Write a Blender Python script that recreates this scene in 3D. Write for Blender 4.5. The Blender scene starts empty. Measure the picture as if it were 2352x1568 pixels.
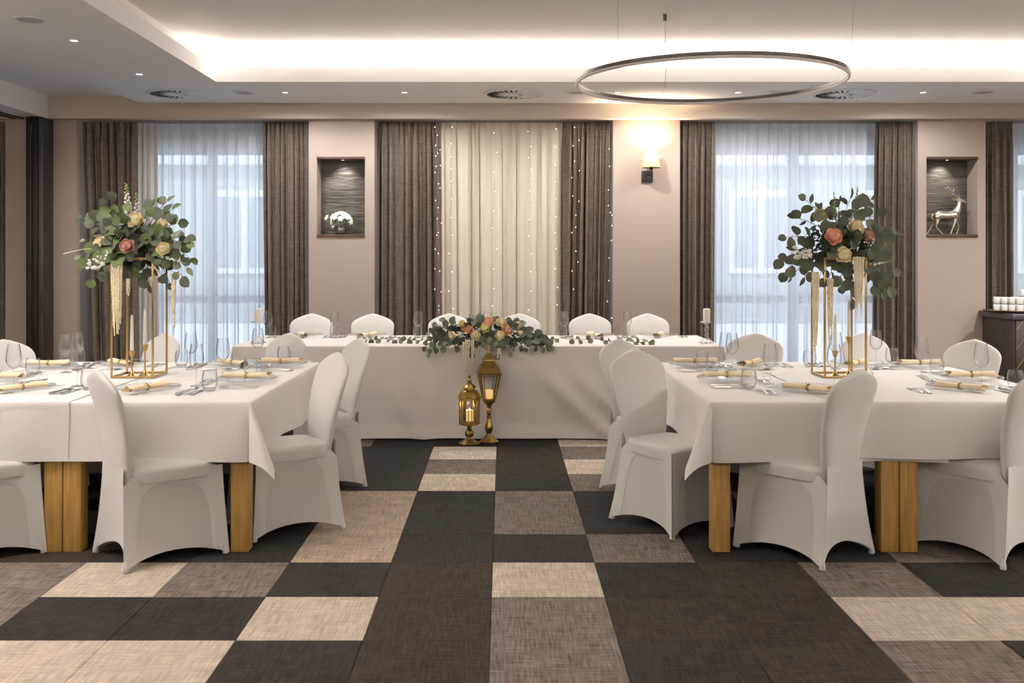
import bpy, bmesh, math, random
from math import sin, cos, pi, radians
from mathutils import Vector, Matrix

S = bpy.context.scene
COL = S.collection

# ---------------------------------------------------------------- camera
CZ = 1.48
F = 2287.0
cam_d = bpy.data.cameras.new('camera')
cam_d.sensor_width = 36.0
cam_d.lens = F / 2352.0 * 36.0
cam_d.shift_x = (1176 - 1155) / 2352.0
cam_d.shift_y = -(784 - 590) / 2352.0
cam_d.clip_start = 0.05
cam_d.dof.use_dof = True
cam_d.dof.focus_distance = 8.2
cam_d.dof.aperture_fstop = 5.0
cam = bpy.data.objects.new('camera', cam_d)
cam.location = (0, 0, CZ)
cam.rotation_euler = (pi / 2, 0, 0)
COL.objects.link(cam)
S.camera = cam

# ---------------------------------------------------------------- world
W = bpy.data.worlds.new('world')
S.world = W
W.use_nodes = True
W.node_tree.nodes['Background'].inputs[0].default_value = (0.70, 0.83, 1.0, 1)
W.node_tree.nodes['Background'].inputs[1].default_value = 0.37

# ---------------------------------------------------------------- sun on the street behind the house
sun_d = bpy.data.lights.new('sun', 'SUN')
sun_d.energy = 2.7
sun_d.color = (0.86, 0.92, 1.0)
sun_d.angle = 0.02
sun_o = bpy.data.objects.new('sun', sun_d)
sun_o.rotation_euler = Vector((0.25, 0.62, -0.85)).to_track_quat('-Z', 'Y').to_euler()
COL.objects.link(sun_o)

# ---------------------------------------------------------------- exposure
S.view_settings.view_transform = 'Standard'
S.view_settings.look = 'None'
S.view_settings.exposure = 1.88
S.view_settings.gamma = 1.0
S.view_settings.use_curve_mapping = False
try:
    S.cycles.max_bounces = 10
    S.cycles.diffuse_bounces = 7
    S.cycles.transparent_max_bounces = 24
    S.cycles.caustics_refractive = False
    S.cycles.caustics_reflective = False
    S.cycles.sample_clamp_indirect = 4.0
    S.cycles.use_denoising = True
except Exception:
    pass


# ---------------------------------------------------------------- large lamps
def area(name, loc, direction, sx, sy, power, col):
    d = bpy.data.lights.new(name, 'AREA')
    d.shape = 'RECTANGLE'
    d.size, d.size_y = sx, sy
    d.energy = power
    d.color = col
    o = bpy.data.objects.new(name, d)
    o.location = loc
    o.rotation_euler = Vector(direction).to_track_quat('-Z', 'Y').to_euler()
    COL.objects.link(o)
    return o


WARM = (1.0, 0.91, 0.80)
# LED strips lying hidden on the ledge of the ceiling recess
led = area('led_strip_lamp', (1.1, 9.045, 3.10), (0, 0.25, 1), 7.5, 0.03, 205, WARM)
led2 = area('led_strip_lamp', (-2.665, 3.8, 3.10), (-0.25, 0, 1), 0.03, 10.4, 400, WARM)
led3 = area('led_strip_lamp', (4.89, 3.8, 3.10), (0.25, 0, 1), 0.03, 10.4, 400, WARM)
led4 = area('led_strip_lamp', (1.1, -1.55, 3.10), (0, -0.25, 1), 7.5, 0.03, 400, WARM)


# ---------------------------------------------------------------- helpers
def at(px, py, Y):
    """point at depth Y seen at a position of the 2352 x 1568 photograph"""
    return Vector(((px - 1155) * Y / F, Y, CZ - (py - 590) * Y / F))


def tag(o, label=None, cat=None, group=None, kind=None):
    if label:
        o['label'] = label
    if cat:
        o['category'] = cat
    if group:
        o['group'] = group
    if kind:
        o['kind'] = kind
    return o


def empty(name, loc=(0, 0, 0), rz=0.0):
    o = bpy.data.objects.new(name, None)
    o.empty_display_size = 0.05
    o.location = loc
    o.rotation_euler = (0, 0, rz)
    COL.objects.link(o)
    return o


def thing(name, label, cat, loc=(0, 0, 0), rz=0.0, group=None):
    return tag(empty(name, loc, rz), label, cat, group)


def link(name, me, parent=None, loc=None, M=None):
    o = bpy.data.objects.new(name, me)
    COL.objects.link(o)
    if parent:
        o.parent = parent
    if M is not None:
        o.matrix_basis = M
    elif loc is not None:
        o.location = loc
    return o


def copy_tree(o, parent=None):
    c = o.copy()
    COL.objects.link(c)
    if parent:
        c.parent = parent
        c.matrix_parent_inverse = o.matrix_parent_inverse
    for ch in list(o.children):
        copy_tree(ch, c)
    return c


class MB:
    def __init__(self):
        self.v, self.f = [], []

    def add(self, vs, fs):
        n = len(self.v)
        self.v += [tuple(p) for p in vs]
        self.f += [tuple(i + n for i in q) for q in fs]
        return self

    def box(self, x0, x1, y0, y1, z0, z1, M=None):
        vs = [Vector((x, y, z)) for z in (z0, z1) for y in (y0, y1) for x in (x0, x1)]
        if M:
            vs = [M @ p for p in vs]
        return self.add(vs, [(0, 2, 3, 1), (4, 5, 7, 6), (0, 1, 5, 4), (2, 6, 7, 3), (0, 4, 6, 2), (1, 3, 7, 5)])

    def grid(self, fn, nu, nv, closed_u=False):
        vs = [fn(i / nu, j / nv) for j in range(nv + 1) for i in range(nu + (0 if closed_u else 1))]
        n = nu if closed_u else nu + 1
        fs = []
        for j in range(nv):
            for i in range(nu):
                a, b = j * n + i, j * n + (i + 1) % n
                fs.append((a, b, b + n, a + n))
        return self.add(vs, fs)

    def lathe(self, prof, seg=24, M=None, cap0=False, cap1=False, rot=0.0):
        vs, fs = [], []
        for r, z in prof:
            for k in range(seg):
                a = 2 * pi * k / seg + rot
                p = Vector((r * cos(a), r * sin(a), z))
                vs.append(M @ p if M else p)
        for j in range(len(prof) - 1):
            for k in range(seg):
                a, b = j * seg + k, j * seg + (k + 1) % seg
                fs.append((a, b, b + seg, a + seg))
        if cap0:
            fs.append(tuple(reversed(range(seg))))
        if cap1:
            n = (len(prof) - 1) * seg
            fs.append(tuple(range(n, n + seg)))
        return self.add(vs, fs)

    def tube(self, pts, rad, seg=8, cap=True):
        pts = [Vector(p) for p in pts]
        if not isinstance(rad, (list, tuple)):
            rad = [rad] * len(pts)
        vs, fs = [], []
        ref = None
        for i, p in enumerate(pts):
            t = (pts[min(i + 1, len(pts) - 1)] - pts[max(i - 1, 0)])
            t = t.normalized() if t.length > 1e-9 else Vector((0, 0, 1))
            if ref is None:
                ref = t.orthogonal().normalized()
            ref = (ref - t * ref.dot(t))
            ref = ref.normalized() if ref.length > 1e-6 else t.orthogonal().normalized()
            b = t.cross(ref)
            for k in range(seg):
                a = 2 * pi * k / seg
                vs.append(p + (ref * cos(a) + b * sin(a)) * rad[i])
        for j in range(len(pts) - 1):
            for k in range(seg):
                a, b = j * seg + k, j * seg + (k + 1) % seg
                fs.append((a, b, b + seg, a + seg))
        if cap:
            fs.append(tuple(reversed(range(seg))))
            n = (len(pts) - 1) * seg
            fs.append(tuple(range(n, n + seg)))
        return self.add(vs, fs)

    def ball(self, c, r, seg=8, rings=5, sc=(1, 1, 1)):
        prof = []
        c = Vector(c)
        vs, fs = [], []
        for j in range(rings + 1):
            th = pi * j / rings
            for k in range(seg):
                a = 2 * pi * k / seg
                vs.append(c + Vector((r * sc[0] * sin(th) * cos(a), r * sc[1] * sin(th) * sin(a), -r * sc[2] * cos(th))))
        for j in range(rings):
            for k in range(seg):
                a, b = j * seg + k, j * seg + (k + 1) % seg
                fs.append((a, b, b + seg, a + seg))
        return self.add(vs, fs)

    def mesh(self, name, mat, smooth=True, angle=40, weld=False):
        me = bpy.data.meshes.new(name)
        me.from_pydata(self.v, [], self.f)
        if weld:
            bm = bmesh.new()
            bm.from_mesh(me)
            bmesh.ops.remove_doubles(bm, verts=bm.verts, dist=1e-5)
            bmesh.ops.recalc_face_normals(bm, faces=bm.faces)
            bm.to_mesh(me)
            bm.free()
        me.materials.append(mat)
        if smooth:
            me.polygons.foreach_set('use_smooth', [True] * len(me.polygons))
            if angle < 180:
                me.set_sharp_from_angle(angle=radians(angle))
        me.update()
        return me

    def build(self, name, mat, parent=None, loc=None, smooth=True, angle=40, weld=False, M=None):
        return link(name, self.mesh(name, mat, smooth, angle, weld), parent, loc, M)


def bevel_box(name, mat, x0, x1, y0, y1, z0, z1, bev=0.003, parent=None, loc=None, seg=2):
    me = bpy.data.meshes.new(name)
    m = MB().box(x0, x1, y0, y1, z0, z1)
    me.from_pydata(m.v, [], m.f)
    bm = bmesh.new()
    bm.from_mesh(me)
    bmesh.ops.recalc_face_normals(bm, faces=bm.faces)
    bmesh.ops.bevel(bm, geom=bm.edges[:], offset=bev, segments=seg, profile=0.5, affect='EDGES')
    bm.to_mesh(me)
    bm.free()
    me.materials.append(mat)
    me.polygons.foreach_set('use_smooth', [True] * len(me.polygons))
    me.set_sharp_from_angle(angle=radians(50))
    return link(name, me, parent, loc)


# ---------------------------------------------------------------- materials
def new_mat(name):
    m = bpy.data.materials.new(name)
    m.use_nodes = True
    nt = m.node_tree
    nt.nodes.clear()
    out = nt.nodes.new('ShaderNodeOutputMaterial')
    return m, nt, out


def node(nt, typ, **kw):
    n = nt.nodes.new(typ)
    for k, v in kw.items():
        setattr(n, k, v)
    return n


def principled(name, col, rough=0.6, metal=0.0, noise=None, bump=None, spec=0.5, sheen=0.0, coords='Object',
               stretch=(1, 1, 1), emit=None, sss=0.0, rot=(0, 0, 0)):
    """noise=(scale, amount) varies the colour; bump=(scale, strength)"""
    m, nt, out = new_mat(name)
    p = node(nt, 'ShaderNodeBsdfPrincipled')
    nt.links.new(p.outputs[0], out.inputs[0])
    p.inputs['Base Color'].default_value = (*col, 1)
    p.inputs['Roughness'].default_value = rough
    p.inputs['Metallic'].default_value = metal
    p.inputs['Specular IOR Level'].default_value = spec
    if sheen:
        p.inputs['Sheen Weight'].default_value = sheen
    if sss:
        p.inputs['Subsurface Weight'].default_value = sss
        p.inputs['Subsurface Radius'].default_value = (0.02, 0.012, 0.006)
    if emit:
        p.inputs['Emission Color'].default_value = (*emit[0], 1)
        p.inputs['Emission Strength'].default_value = emit[1]
    if noise or bump:
        if coords == 'World':
            tc = node(nt, 'ShaderNodeNewGeometry').outputs['Position']
        else:
            tc = node(nt, 'ShaderNodeTexCoord').outputs[coords]
        mp = node(nt, 'ShaderNodeMapping')
        mp.vector_type = 'POINT'
        mp.inputs['Scale'].default_value = stretch
        mp.inputs['Rotation'].default_value = rot
        nt.links.new(tc, mp.inputs[0])
    if noise:
        t = node(nt, 'ShaderNodeTexNoise')
        t.inputs['Scale'].default_value = noise[0]
        t.inputs['Detail'].default_value = 4
        nt.links.new(mp.outputs[0], t.inputs['Vector'])
        r = node(nt, 'ShaderNodeValToRGB')
        a = noise[1]
        r.color_ramp.elements[0].position = 0.3
        r.color_ramp.elements[1].position = 0.7
        r.color_ramp.elements[0].color = (*[c * (1 - a) for c in col], 1)
        r.color_ramp.elements[1].color = (*[min(1, c * (1 + a)) for c in col], 1)
        nt.links.new(t.outputs[0], r.inputs[0])
        nt.links.new(r.outputs[0], p.inputs['Base Color'])
    if bump:
        t2 = node(nt, 'ShaderNodeTexNoise')
        t2.inputs['Scale'].default_value = bump[0]
        t2.inputs['Detail'].default_value = 3
        nt.links.new(mp.outputs[0], t2.inputs['Vector'])
        b = node(nt, 'ShaderNodeBump')
        b.inputs['Strength'].default_value = bump[1]
        b.inputs['Distance'].default_value = bump[2] if len(bump) > 2 else 0.002
        nt.links.new(t2.outputs[0], b.inputs['Height'])
        nt.links.new(b.outputs[0], p.inputs['Normal'])
    return m


def weave(name, col, amount, sx, sy, axis='XY', rough=0.9, bump=0.3, coarse=0.0, spec=0.06):
    """woven cloth: two stretched noises crossing each other"""
    m, nt, out = new_mat(name)
    p = node(nt, 'ShaderNodeBsdfPrincipled')
    nt.links.new(p.outputs[0], out.inputs[0])
    p.inputs['Roughness'].default_value = rough
    p.inputs['Specular IOR Level'].default_value = spec
    pos = node(nt, 'ShaderNodeNewGeometry').outputs['Position']
    ns = []
    for k in (0, 1):
        mp = node(nt, 'ShaderNodeMapping')
        a, b = (sx, sy) if k == 0 else (sy, sx)
        sc = {'XY': (a, b, 1), 'XZ': (a, 1, b)}[axis]
        mp.inputs['Scale'].default_value = sc
        nt.links.new(pos, mp.inputs[0])
        t = node(nt, 'ShaderNodeTexNoise')
        t.inputs['Scale'].default_value = 1.0
        t.inputs['Detail'].default_value = 2.5
        t.inputs['Roughness'].default_value = 0.65
        nt.links.new(mp.outputs[0], t.inputs['Vector'])
        ns.append(t)
    mx = node(nt, 'ShaderNodeMath', operation='ADD')
    nt.links.new(ns[0].outputs[0], mx.inputs[0])
    nt.links.new(ns[1].outputs[0], mx.inputs[1])
    src = mx
    if coarse:
        t = node(nt, 'ShaderNodeTexNoise')
        t.inputs['Scale'].default_value = 9.0
        t.inputs['Detail'].default_value = 3
        nt.links.new(pos, t.inputs['Vector'])
        ma = node(nt, 'ShaderNodeMath', operation='MULTIPLY_ADD')
        ma.inputs[1].default_value = coarse
        nt.links.new(t.outputs[0], ma.inputs[0])
        nt.links.new(mx.outputs[0], ma.inputs[2])
        sb = node(nt, 'ShaderNodeMath', operation='SUBTRACT')
        sb.inputs[1].default_value = coarse * 0.5
        nt.links.new(ma.outputs[0], sb.inputs[0])
        src = sb
    r = node(nt, 'ShaderNodeValToRGB')
    r.color_ramp.elements[0].position = 0.35
    r.color_ramp.elements[1].position = 0.65
    mr = node(nt, 'ShaderNodeMath', operation='MULTIPLY')
    mr.inputs[1].default_value = 0.5
    nt.links.new(src.outputs[0], mr.inputs[0])
    r.color_ramp.elements[0].color = (*[c * (1 - amount) for c in col], 1)
    r.color_ramp.elements[1].color = (*[min(1, c * (1 + amount)) for c in col], 1)
    nt.links.new(mr.outputs[0], r.inputs[0])
    nt.links.new(r.outputs[0], p.inputs['Base Color'])
    b = node(nt, 'ShaderNodeBump')
    b.inputs['Strength'].default_value = bump
    b.inputs['Distance'].default_value = 0.002
    nt.links.new(mr.outputs[0], b.inputs['Height'])
    nt.links.new(b.outputs[0], p.inputs['Normal'])
    return m


def thin_glass(name, tint=(0.97, 0.98, 0.98), gain=1.0, rough=0.02, base=0.03, edge=.45):
    m, nt, out = new_mat(name)
    tr = node(nt, 'ShaderNodeBsdfTransparent')
    lw0 = node(nt, 'ShaderNodeLayerWeight')
    lw0.inputs[0].default_value = 0.5
    pw = node(nt, 'ShaderNodeMath', operation='POWER')
    pw.inputs[1].default_value = 3.0
    nt.links.new(lw0.outputs['Facing'], pw.inputs[0])
    mc = node(nt, 'ShaderNodeMix', data_type='RGBA')
    mc.inputs['A'].default_value = (*tint, 1)
    mc.inputs['B'].default_value = (*[t * edge for t in tint], 1)
    nt.links.new(pw.outputs[0], mc.inputs['Factor'])
    nt.links.new(mc.outputs['Result'], tr.inputs[0])
    gl = node(nt, 'ShaderNodeBsdfGlossy')
    gl.inputs['Roughness'].default_value = rough
    gl.inputs[0].default_value = (1, 1, 1, 1)
    lw = node(nt, 'ShaderNodeLayerWeight')
    lw.inputs[0].default_value = 0.5
    fr = node(nt, 'ShaderNodeMath', operation='POWER')
    fr.inputs[1].default_value = 3.0
    nt.links.new(lw.outputs['Facing'], fr.inputs[0])
    mu = node(nt, 'ShaderNodeMath', operation='MULTIPLY_ADD')
    mu.inputs[1].default_value = gain
    mu.inputs[2].default_value = base
    mu.use_clamp = True
    nt.links.new(fr.outputs[0], mu.inputs[0])
    mx = node(nt, 'ShaderNodeMixShader')
    nt.links.new(mu.outputs[0], mx.inputs[0])
    nt.links.new(tr.outputs[0], mx.inputs[1])
    nt.links.new(gl.outputs[0], mx.inputs[2])
    nt.links.new(mx.outputs[0], out.inputs[0])
    return m


def sheer(name, col, transp, transl):
    """thin cloth: part transparent weave, part translucent, rest diffuse"""
    m, nt, out = new_mat(name)
    tr = node(nt, 'ShaderNodeBsdfTransparent')
    tl = node(nt, 'ShaderNodeBsdfTranslucent')
    df = node(nt, 'ShaderNodeBsdfDiffuse')
    tl.inputs[0].default_value = (*col, 1)
    df.inputs[0].default_value = (*col, 1)
    a = node(nt, 'ShaderNodeMixShader')
    a.inputs[0].default_value = transl
    nt.links.new(df.outputs[0], a.inputs[1])
    nt.links.new(tl.outputs[0], a.inputs[2])
    b = node(nt, 'ShaderNodeMixShader')
    if transp > 0:
        lw = node(nt, 'ShaderNodeLayerWeight')
        lw.inputs[0].default_value = 0.5
        inv = node(nt, 'ShaderNodeMath', operation='MULTIPLY_ADD')
        inv.inputs[1].default_value = -transp
        inv.inputs[2].default_value = transp
        nt.links.new(lw.outputs['Facing'], inv.inputs[0])
        nt.links.new(inv.outputs[0], b.inputs[0])
    else:
        b.inputs[0].default_value = 0
    nt.links.new(a.outputs[0], b.inputs[1])
    nt.links.new(tr.outputs[0], b.inputs[2])
    nt.links.new(b.outputs[0], out.inputs[0])
    return m


def emitter(name, col, strength):
    m, nt, out = new_mat(name)
    e = node(nt, 'ShaderNodeEmission')
    e.inputs[0].default_value = (*col, 1)
    e.inputs[1].default_value = strength
    nt.links.new(e.outputs[0], out.inputs[0])
    return m


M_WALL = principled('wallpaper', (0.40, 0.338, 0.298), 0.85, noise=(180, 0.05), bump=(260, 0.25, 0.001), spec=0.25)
M_WALL_LIT = principled('wallpaper_lit', (0.60, 0.52, 0.455), 0.85, noise=(180, 0.05), bump=(260, 0.25, 0.001), spec=0.25)  # wallpaper lightened: light missing on the bulkhead is put into its colour
M_CEIL_LIT = principled('ceiling_paint_lit', (0.92, 0.91, 0.91), 0.9, spec=0.2)  # ceiling white raised, the beam's missing light painted into it
M_CEIL = principled('ceiling_paint', (0.82, 0.80, 0.78), 0.9, bump=(300, 0.05, 0.001), spec=0.2)
M_SOFFIT = principled('soffit_paint', (0.90, 0.90, 0.915), 0.9, spec=0.2)
M_DARKWOOD = principled('dark_wood', (0.030, 0.021, 0.017), 0.45, noise=(6, 0.35), stretch=(8, 8, 0.6))
M_POST = principled('post_veneer', (0.010, 0.008, 0.0075), 0.5, spec=0.25)
M_BROWNWOOD = principled('niche_wood', (0.07, 0.038, 0.022), 0.45, noise=(8, 0.3), stretch=(1, 8, 8))
M_OAK = principled('oak', (0.36, 0.205, 0.052), 0.5, noise=(10, 0.22), stretch=(9, 9, 0.5))
M_SLATE = principled('slate', (0.085, 0.078, 0.07), 0.55, noise=(5, 0.5), bump=(9, 0.6, 0.02), stretch=(.8, 1, 4), spec=0.5, rot=(0, .62, 0))
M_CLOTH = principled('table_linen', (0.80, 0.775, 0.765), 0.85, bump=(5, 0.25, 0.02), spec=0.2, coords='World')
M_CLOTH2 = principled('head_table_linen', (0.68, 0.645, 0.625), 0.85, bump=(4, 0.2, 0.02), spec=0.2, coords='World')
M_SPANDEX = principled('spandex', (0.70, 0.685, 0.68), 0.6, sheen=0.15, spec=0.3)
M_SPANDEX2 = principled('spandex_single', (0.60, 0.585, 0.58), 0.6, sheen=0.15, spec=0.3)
M_CURTAIN = weave('curtain_linen', (0.148, 0.12, 0.101), 0.45, 260, 14, 'XZ', bump=0.2)
M_SHEER = sheer('sheer_voile', (0.88, 0.925, 0.99), 0.24, 0.55)
M_CREAM = sheer('cream_drape', (0.74, 0.67, 0.56), 0.0, 0.12)
M_GOLD = principled('gold_metal', (0.44, 0.29, 0.105), 0.32, 1.0)
M_BRASS = principled('antique_brass', (0.30, 0.19, 0.055), 0.33, 0.95, noise=(14, 0.45), bump=(30, 0.3, 0.003))
M_STEEL = principled('cutlery_steel', (0.62, 0.62, 0.63), 0.28, 1.0)
M_SILVER = principled('silver_leaf', (0.60, 0.54, 0.46), 0.32, 0.9, noise=(18, 0.2), bump=(40, 0.3, 0.004))
M_GLASS = thin_glass('glass_clear', (0.975, 0.985, 0.99), 0.75)
M_GLASSBOT = thin_glass('glass_base', (0.95, 0.97, 0.98), 0.6, 0.03, 0.08)
M_PANE = thin_glass('window_glass', (0.97, 0.985, 0.99), 1.0)
M_CHARGER = thin_glass('charger_glass', (0.975, 0.98, 0.985), 0.35, 0.08, 0.05, .93)
M_CRYSTAL = thin_glass('crystal', (0.95, 0.96, 0.97), 0.7, 0.04, 0.16, .7)
M_NAPKIN = principled('napkin_paper', (0.90, 0.76, 0.53), 0.85, bump=(60, 0.2, 0.002), spec=0.2)
M_WAX = principled('candle_wax', (0.86, 0.82, 0.73), 0.5)
M_WAXLIT = principled('lit_wax', (0.9, 0.7, 0.4), 0.5, emit=((1.0, 0.60, 0.20), 0.16))
M_FLAME = emitter('flame', (1.0, 0.75, 0.40), 2.0)
M_BLACK = principled('black_metal', (0.012, 0.012, 0.013), 0.4)
M_BROWNMETAL = principled('pendant_profile', (0.035, 0.026, 0.024), 0.45)
M_DIFF = principled('diffuser', (0.80, 0.76, 0.76), 0.5)
M_WHITE = principled('white_plastic', (0.76, 0.76, 0.78), 0.45)
M_GREY = principled('grey_mesh', (0.45, 0.45, 0.46), 0.6)
M_DARK = principled('dark_void', (0.01, 0.01, 0.012), 0.9)
M_LAMP = emitter('lamp_lens', (1.0, 0.93, 0.84), 8.0)
M_BULB = emitter('fairy_bulb', (1.0, 0.86, 0.66), 3.2)
M_SHADE = sheer('lamp_shade', (0.62, 0.47, 0.29), 0.0, 0.011)
M_PORC = principled('porcelain', (0.80, 0.79, 0.77), 0.2)
M_FRAME = principled('window_frame', (0.6, 0.6, 0.6), 0.5)
M_LEAF = [principled('leaf_%d' % i, c, 0.55, noise=(25, 0.25), spec=0.35) for i, c in enumerate(
    [(0.036, 0.046, 0.028), (0.058, 0.070, 0.040), (0.090, 0.105, 0.068), (0.075, 0.105, 0.030), (0.15, 0.165, 0.115)])]
M_STEM = principled('stem', (0.10, 0.075, 0.04), 0.7)
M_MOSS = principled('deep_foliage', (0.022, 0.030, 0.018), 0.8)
M_PETAL = {k: principled('petal_' + k, c, 0.6, spec=0.25) for k, c in dict(
    cream=(0.85, 0.76, 0.50), peach=(0.80, 0.45, 0.30), pink=(0.52, 0.27, 0.22), yellow=(0.72, 0.66, 0.30),
    white=(0.85, 0.85, 0.79)).items()}
M_TASSEL = principled('amaranth', (0.80, 0.71, 0.53), 0.9, bump=(80, 0.8, 0.006))
M_TILES = [weave('carpet_%s' % n, c, a, 120, 7, 'XY', bump=0.5, coarse=k) for n, c, a, k in (
    ('light', (0.38, 0.325, 0.27), 0.42, 0.4),
    ('mid', (0.084, 0.071, 0.062), 0.75, 0.3),
    ('dark', (0.0135, 0.0114, 0.0105), 0.8, 0.25),
    ('brown', (0.0175, 0.0132, 0.0102), 0.75, 0.25),
    ('tan', (0.25, 0.20, 0.155), 0.5, 0.5))]
# ================================================================= ROOM
def struct(name, o):
    o['kind'] = 'structure'
    return o


# ---- floor with loose-laid carpet tiles
fl = struct('floor', bevel_box('floor', M_TILES[2], -7.2, 6.3, -3.6, 11.0, -0.12, -0.008, 0.001))
U = 0.4925
tile_me = []
for k, m in enumerate(M_TILES):
    mb = MB()
    h = U / 2 - 0.0006
    b = 0.0022
    mb.lathe([(h * 2 ** .5, -0.008), (h * 2 ** .5, -b), ((h - b) * 2 ** .5, 0.0)], 4, None, False, True, pi / 4)
    tile_me.append(mb.mesh('carpet_tile', m, False))
L_, M_, D_, B_, T_ = 0, 1, 2, 3, 4
PAT = {  # row -> first column, tiles
    0: (-6, 'LLLLDBMDBMDD'), 1: (-6, 'MMDDLBMBBLLL'), 2: (-6, 'DMLMDBLDBMDB'), 3: (-6, 'DBDDTDDMDDMD'),
    4: (-6, 'DMDDTDMDBDDM'), 5: (-6, 'MDDDTDMDDMDB'), 6: (-6, 'DDMBDLDMDBDD'), 7: (-6, 'BDDTDMBLDDMD'),
    8: (-6, 'DMDDDLBMDBDD'), 9: (-6, 'DDBMDDDLDMDB'), -1: (-6, 'DLLMDBMBDMLD')}
key = dict(L=0, M=1, D=2, B=3, T=4)
rnd = random.Random(4)
for r in range(-2, 14):
    for c in range(-9, 9):
        if r in PAT and 0 <= c - PAT[r][0] < 12:
            k = key[PAT[r][1][c - PAT[r][0]]]
        else:
            k = rnd.choice([2, 2, 3, 1, 1, 0])
        link('carpet_tile', tile_me[k], fl, (-0.0486 + U * (c + .5), 3.846 - 0.4915 + 0.4915 * (r + .5), rnd.uniform(-.0006, .0004)))

# ---- ceiling: recessed centre field, lit ledge, dropped soffit
ce = struct('ceiling', MB().box(-2.80, 5.03, -1.75, 9.20, 3.372, 3.42).build('ceiling', M_CEIL, smooth=False))
mb = MB()
mb.box(-2.80, 5.03, 9.15, 9.20, 3.06, 3.375).box(-2.80, -2.77, -1.75, 9.2, 3.06, 3.375)
mb.box(5.00, 5.03, -1.75, 9.2, 3.06, 3.375).box(-2.80, 5.03, -1.75, -1.70, 3.06, 3.375)
mb.build('recess_wall', M_CEIL, ce, smooth=False)
mb = MB()
mb.box(-3.72, 6.15, 8.955, 10.60, 3.054, 3.075).box(-3.72, -2.576, -3.5, 8.955, 3.054, 3.075)
mb.box(4.80, 6.15, -3.5, 8.955, 3.054, 3.075).box(-2.576, 4.80, -3.5, -1.46, 3.054, 3.075)
mb.box(-3.72, -3.70, -3.5, 10.6, 3.06, 3.14)
mb.build('soffit', M_SOFFIT, ce, smooth=False)
mb = MB()
mb.box(-2.596, 4.82, 8.955, 8.975, 3.075, 3.18).box(-2.596, -2.576, -1.48, 8.955, 3.075, 3.18)
mb.box(4.80, 4.82, -1.48, 8.955, 3.075, 3.18).box(-2.576, 4.80, -1.48, -1.46, 3.075, 3.18)
mb.build('recess_lip', M_SOFFIT, ce, smooth=False)
MB().box(-7.2, -3.72, -3.5, 10.6, 3.132, 3.17).build('side_ceiling', M_SOFFIT, ce, smooth=False)

# ---- bulkhead above the curtains, beam with the track of the folding wall
struct('trim_1', bevel_box('trim_1', M_WALL_LIT, -7.2, 6.15, 10.20, 10.32, 2.898, 3.14, 0.003))
bm_ = struct('trim_2', bevel_box('trim_2', M_CEIL_LIT, -5.25, -4.66, -3.5, 10.199, 2.898, 3.131, 0.003))
MB().box(-5.02, -4.98, -3.4, 10.19, 2.890, 2.8979).build('track', M_BLACK, bm_, smooth=False)
MB().box(-4.93, -4.90, -3.4, 10.19, 2.890, 2.8979).build('track', M_BLACK, bm_, smooth=False)

# ---- back wall: piers between the windows
def P(px, Y=10.3):
    return (px - 1155) * Y / F

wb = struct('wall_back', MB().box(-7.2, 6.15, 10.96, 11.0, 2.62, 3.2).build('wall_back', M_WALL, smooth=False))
PIERS = [(-7.2, P(-260)), (P(12), P(175)), (P(709), P(860)), (P(1408), P(1562)), (P(2108), P(2264))]
NICHE = {2: (P(728), P(838)), 4: (P(2128), P(2245))}
NZ0, NZ1 = CZ - (543 - 590) * 10.3 / F, CZ - (361 - 590) * 10.3 / F
for i, (a, b) in enumerate(PIERS):
    if i not in NICHE:
        bevel_box('pier', M_WALL, a, b, 10.3, 11.0, 0, 3.05, 0.004, wb)
    else:
        n0, n1 = NICHE[i]
        mb = MB()
        mb.box(a, n0, 10.3, 11.0, 0, 3.05).box(n1, b, 10.3, 11.0, 0, 3.05)
        mb.box(n0, n1, 10.3, 11.0, 0, NZ0).box(n0, n1, 10.3, 11.0, NZ1, 3.05).box(n0, n1, 10.60, 11.0, NZ0, NZ1)
        mb.build('pier', M_WALL, wb, smooth=False)
        MB().box(n0, n1, 10.53, 10.599, NZ0, NZ1).build('slate_panel', M_SLATE, wb, smooth=False)
        bevel_box('niche_shelf', M_BROWNWOOD, n0 - .001, n1 + .001, 10.285, 10.528, NZ0 - .005, NZ0 + .022, 0.002, wb)
        bevel_box('niche_shelf', M_BROWNWOOD, n0 - .001, n1 + .001, 10.285, 10.528, NZ1 - .020, NZ1 + .005, 0.002, wb)
# lintels over and below the glazing, side walls, closed front wall
BAYS = [(P(175), P(709), -4.22, -2.10), (P(860), P(1408), -1.30, 1.10), (P(1562), P(2108), 2.08, 4.22), (P(2264), 6.1, 5.1, 6.0),
        (P(-260), P(12), -6.2, -5.3)]
mb = MB()
for a, b, o0, o1 in BAYS:
    mb.box(a, b, 10.75, 10.95, 2.66, 3.05)
    mb.box(a, o0, 10.75, 10.95, 0, 2.66)
    mb.box(o1, b, 10.75, 10.95, 0, 2.66)
    mb.box(o0, o1, 10.75, 10.95, 0, 0.12)
mb.build('outer_wall', M_WALL, wb, smooth=False)
struct('wall_right', bevel_box('wall_right', M_WALL, 6.15, 6.3, -3.6, 11.0, 0, 3.2, 0.002))
struct('wall_left', bevel_box('wall_left', M_WALL, -7.3, -7.2, -3.6, 11.0, 0, 3.2, 0.002))
struct('wall_front', bevel_box('wall_front', M_CEIL, -7.3, 6.3, -3.7, -3.5, 0, 3.2, 0.002))
struct('roof', bevel_box('roof', M_CEIL, -7.4, 7.8, -3.8, 11.05, 3.45, 3.6, 0.01))  # unseen slab added to keep sunlight out of the room
M_PAVE = principled('pavement', (0.74, 0.73, 0.71), 0.9, noise=(3, 0.1))
struct('street', bevel_box('street', M_PAVE, -40, 40, 11.05, 40, -.4, -.12, 0.01))
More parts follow.
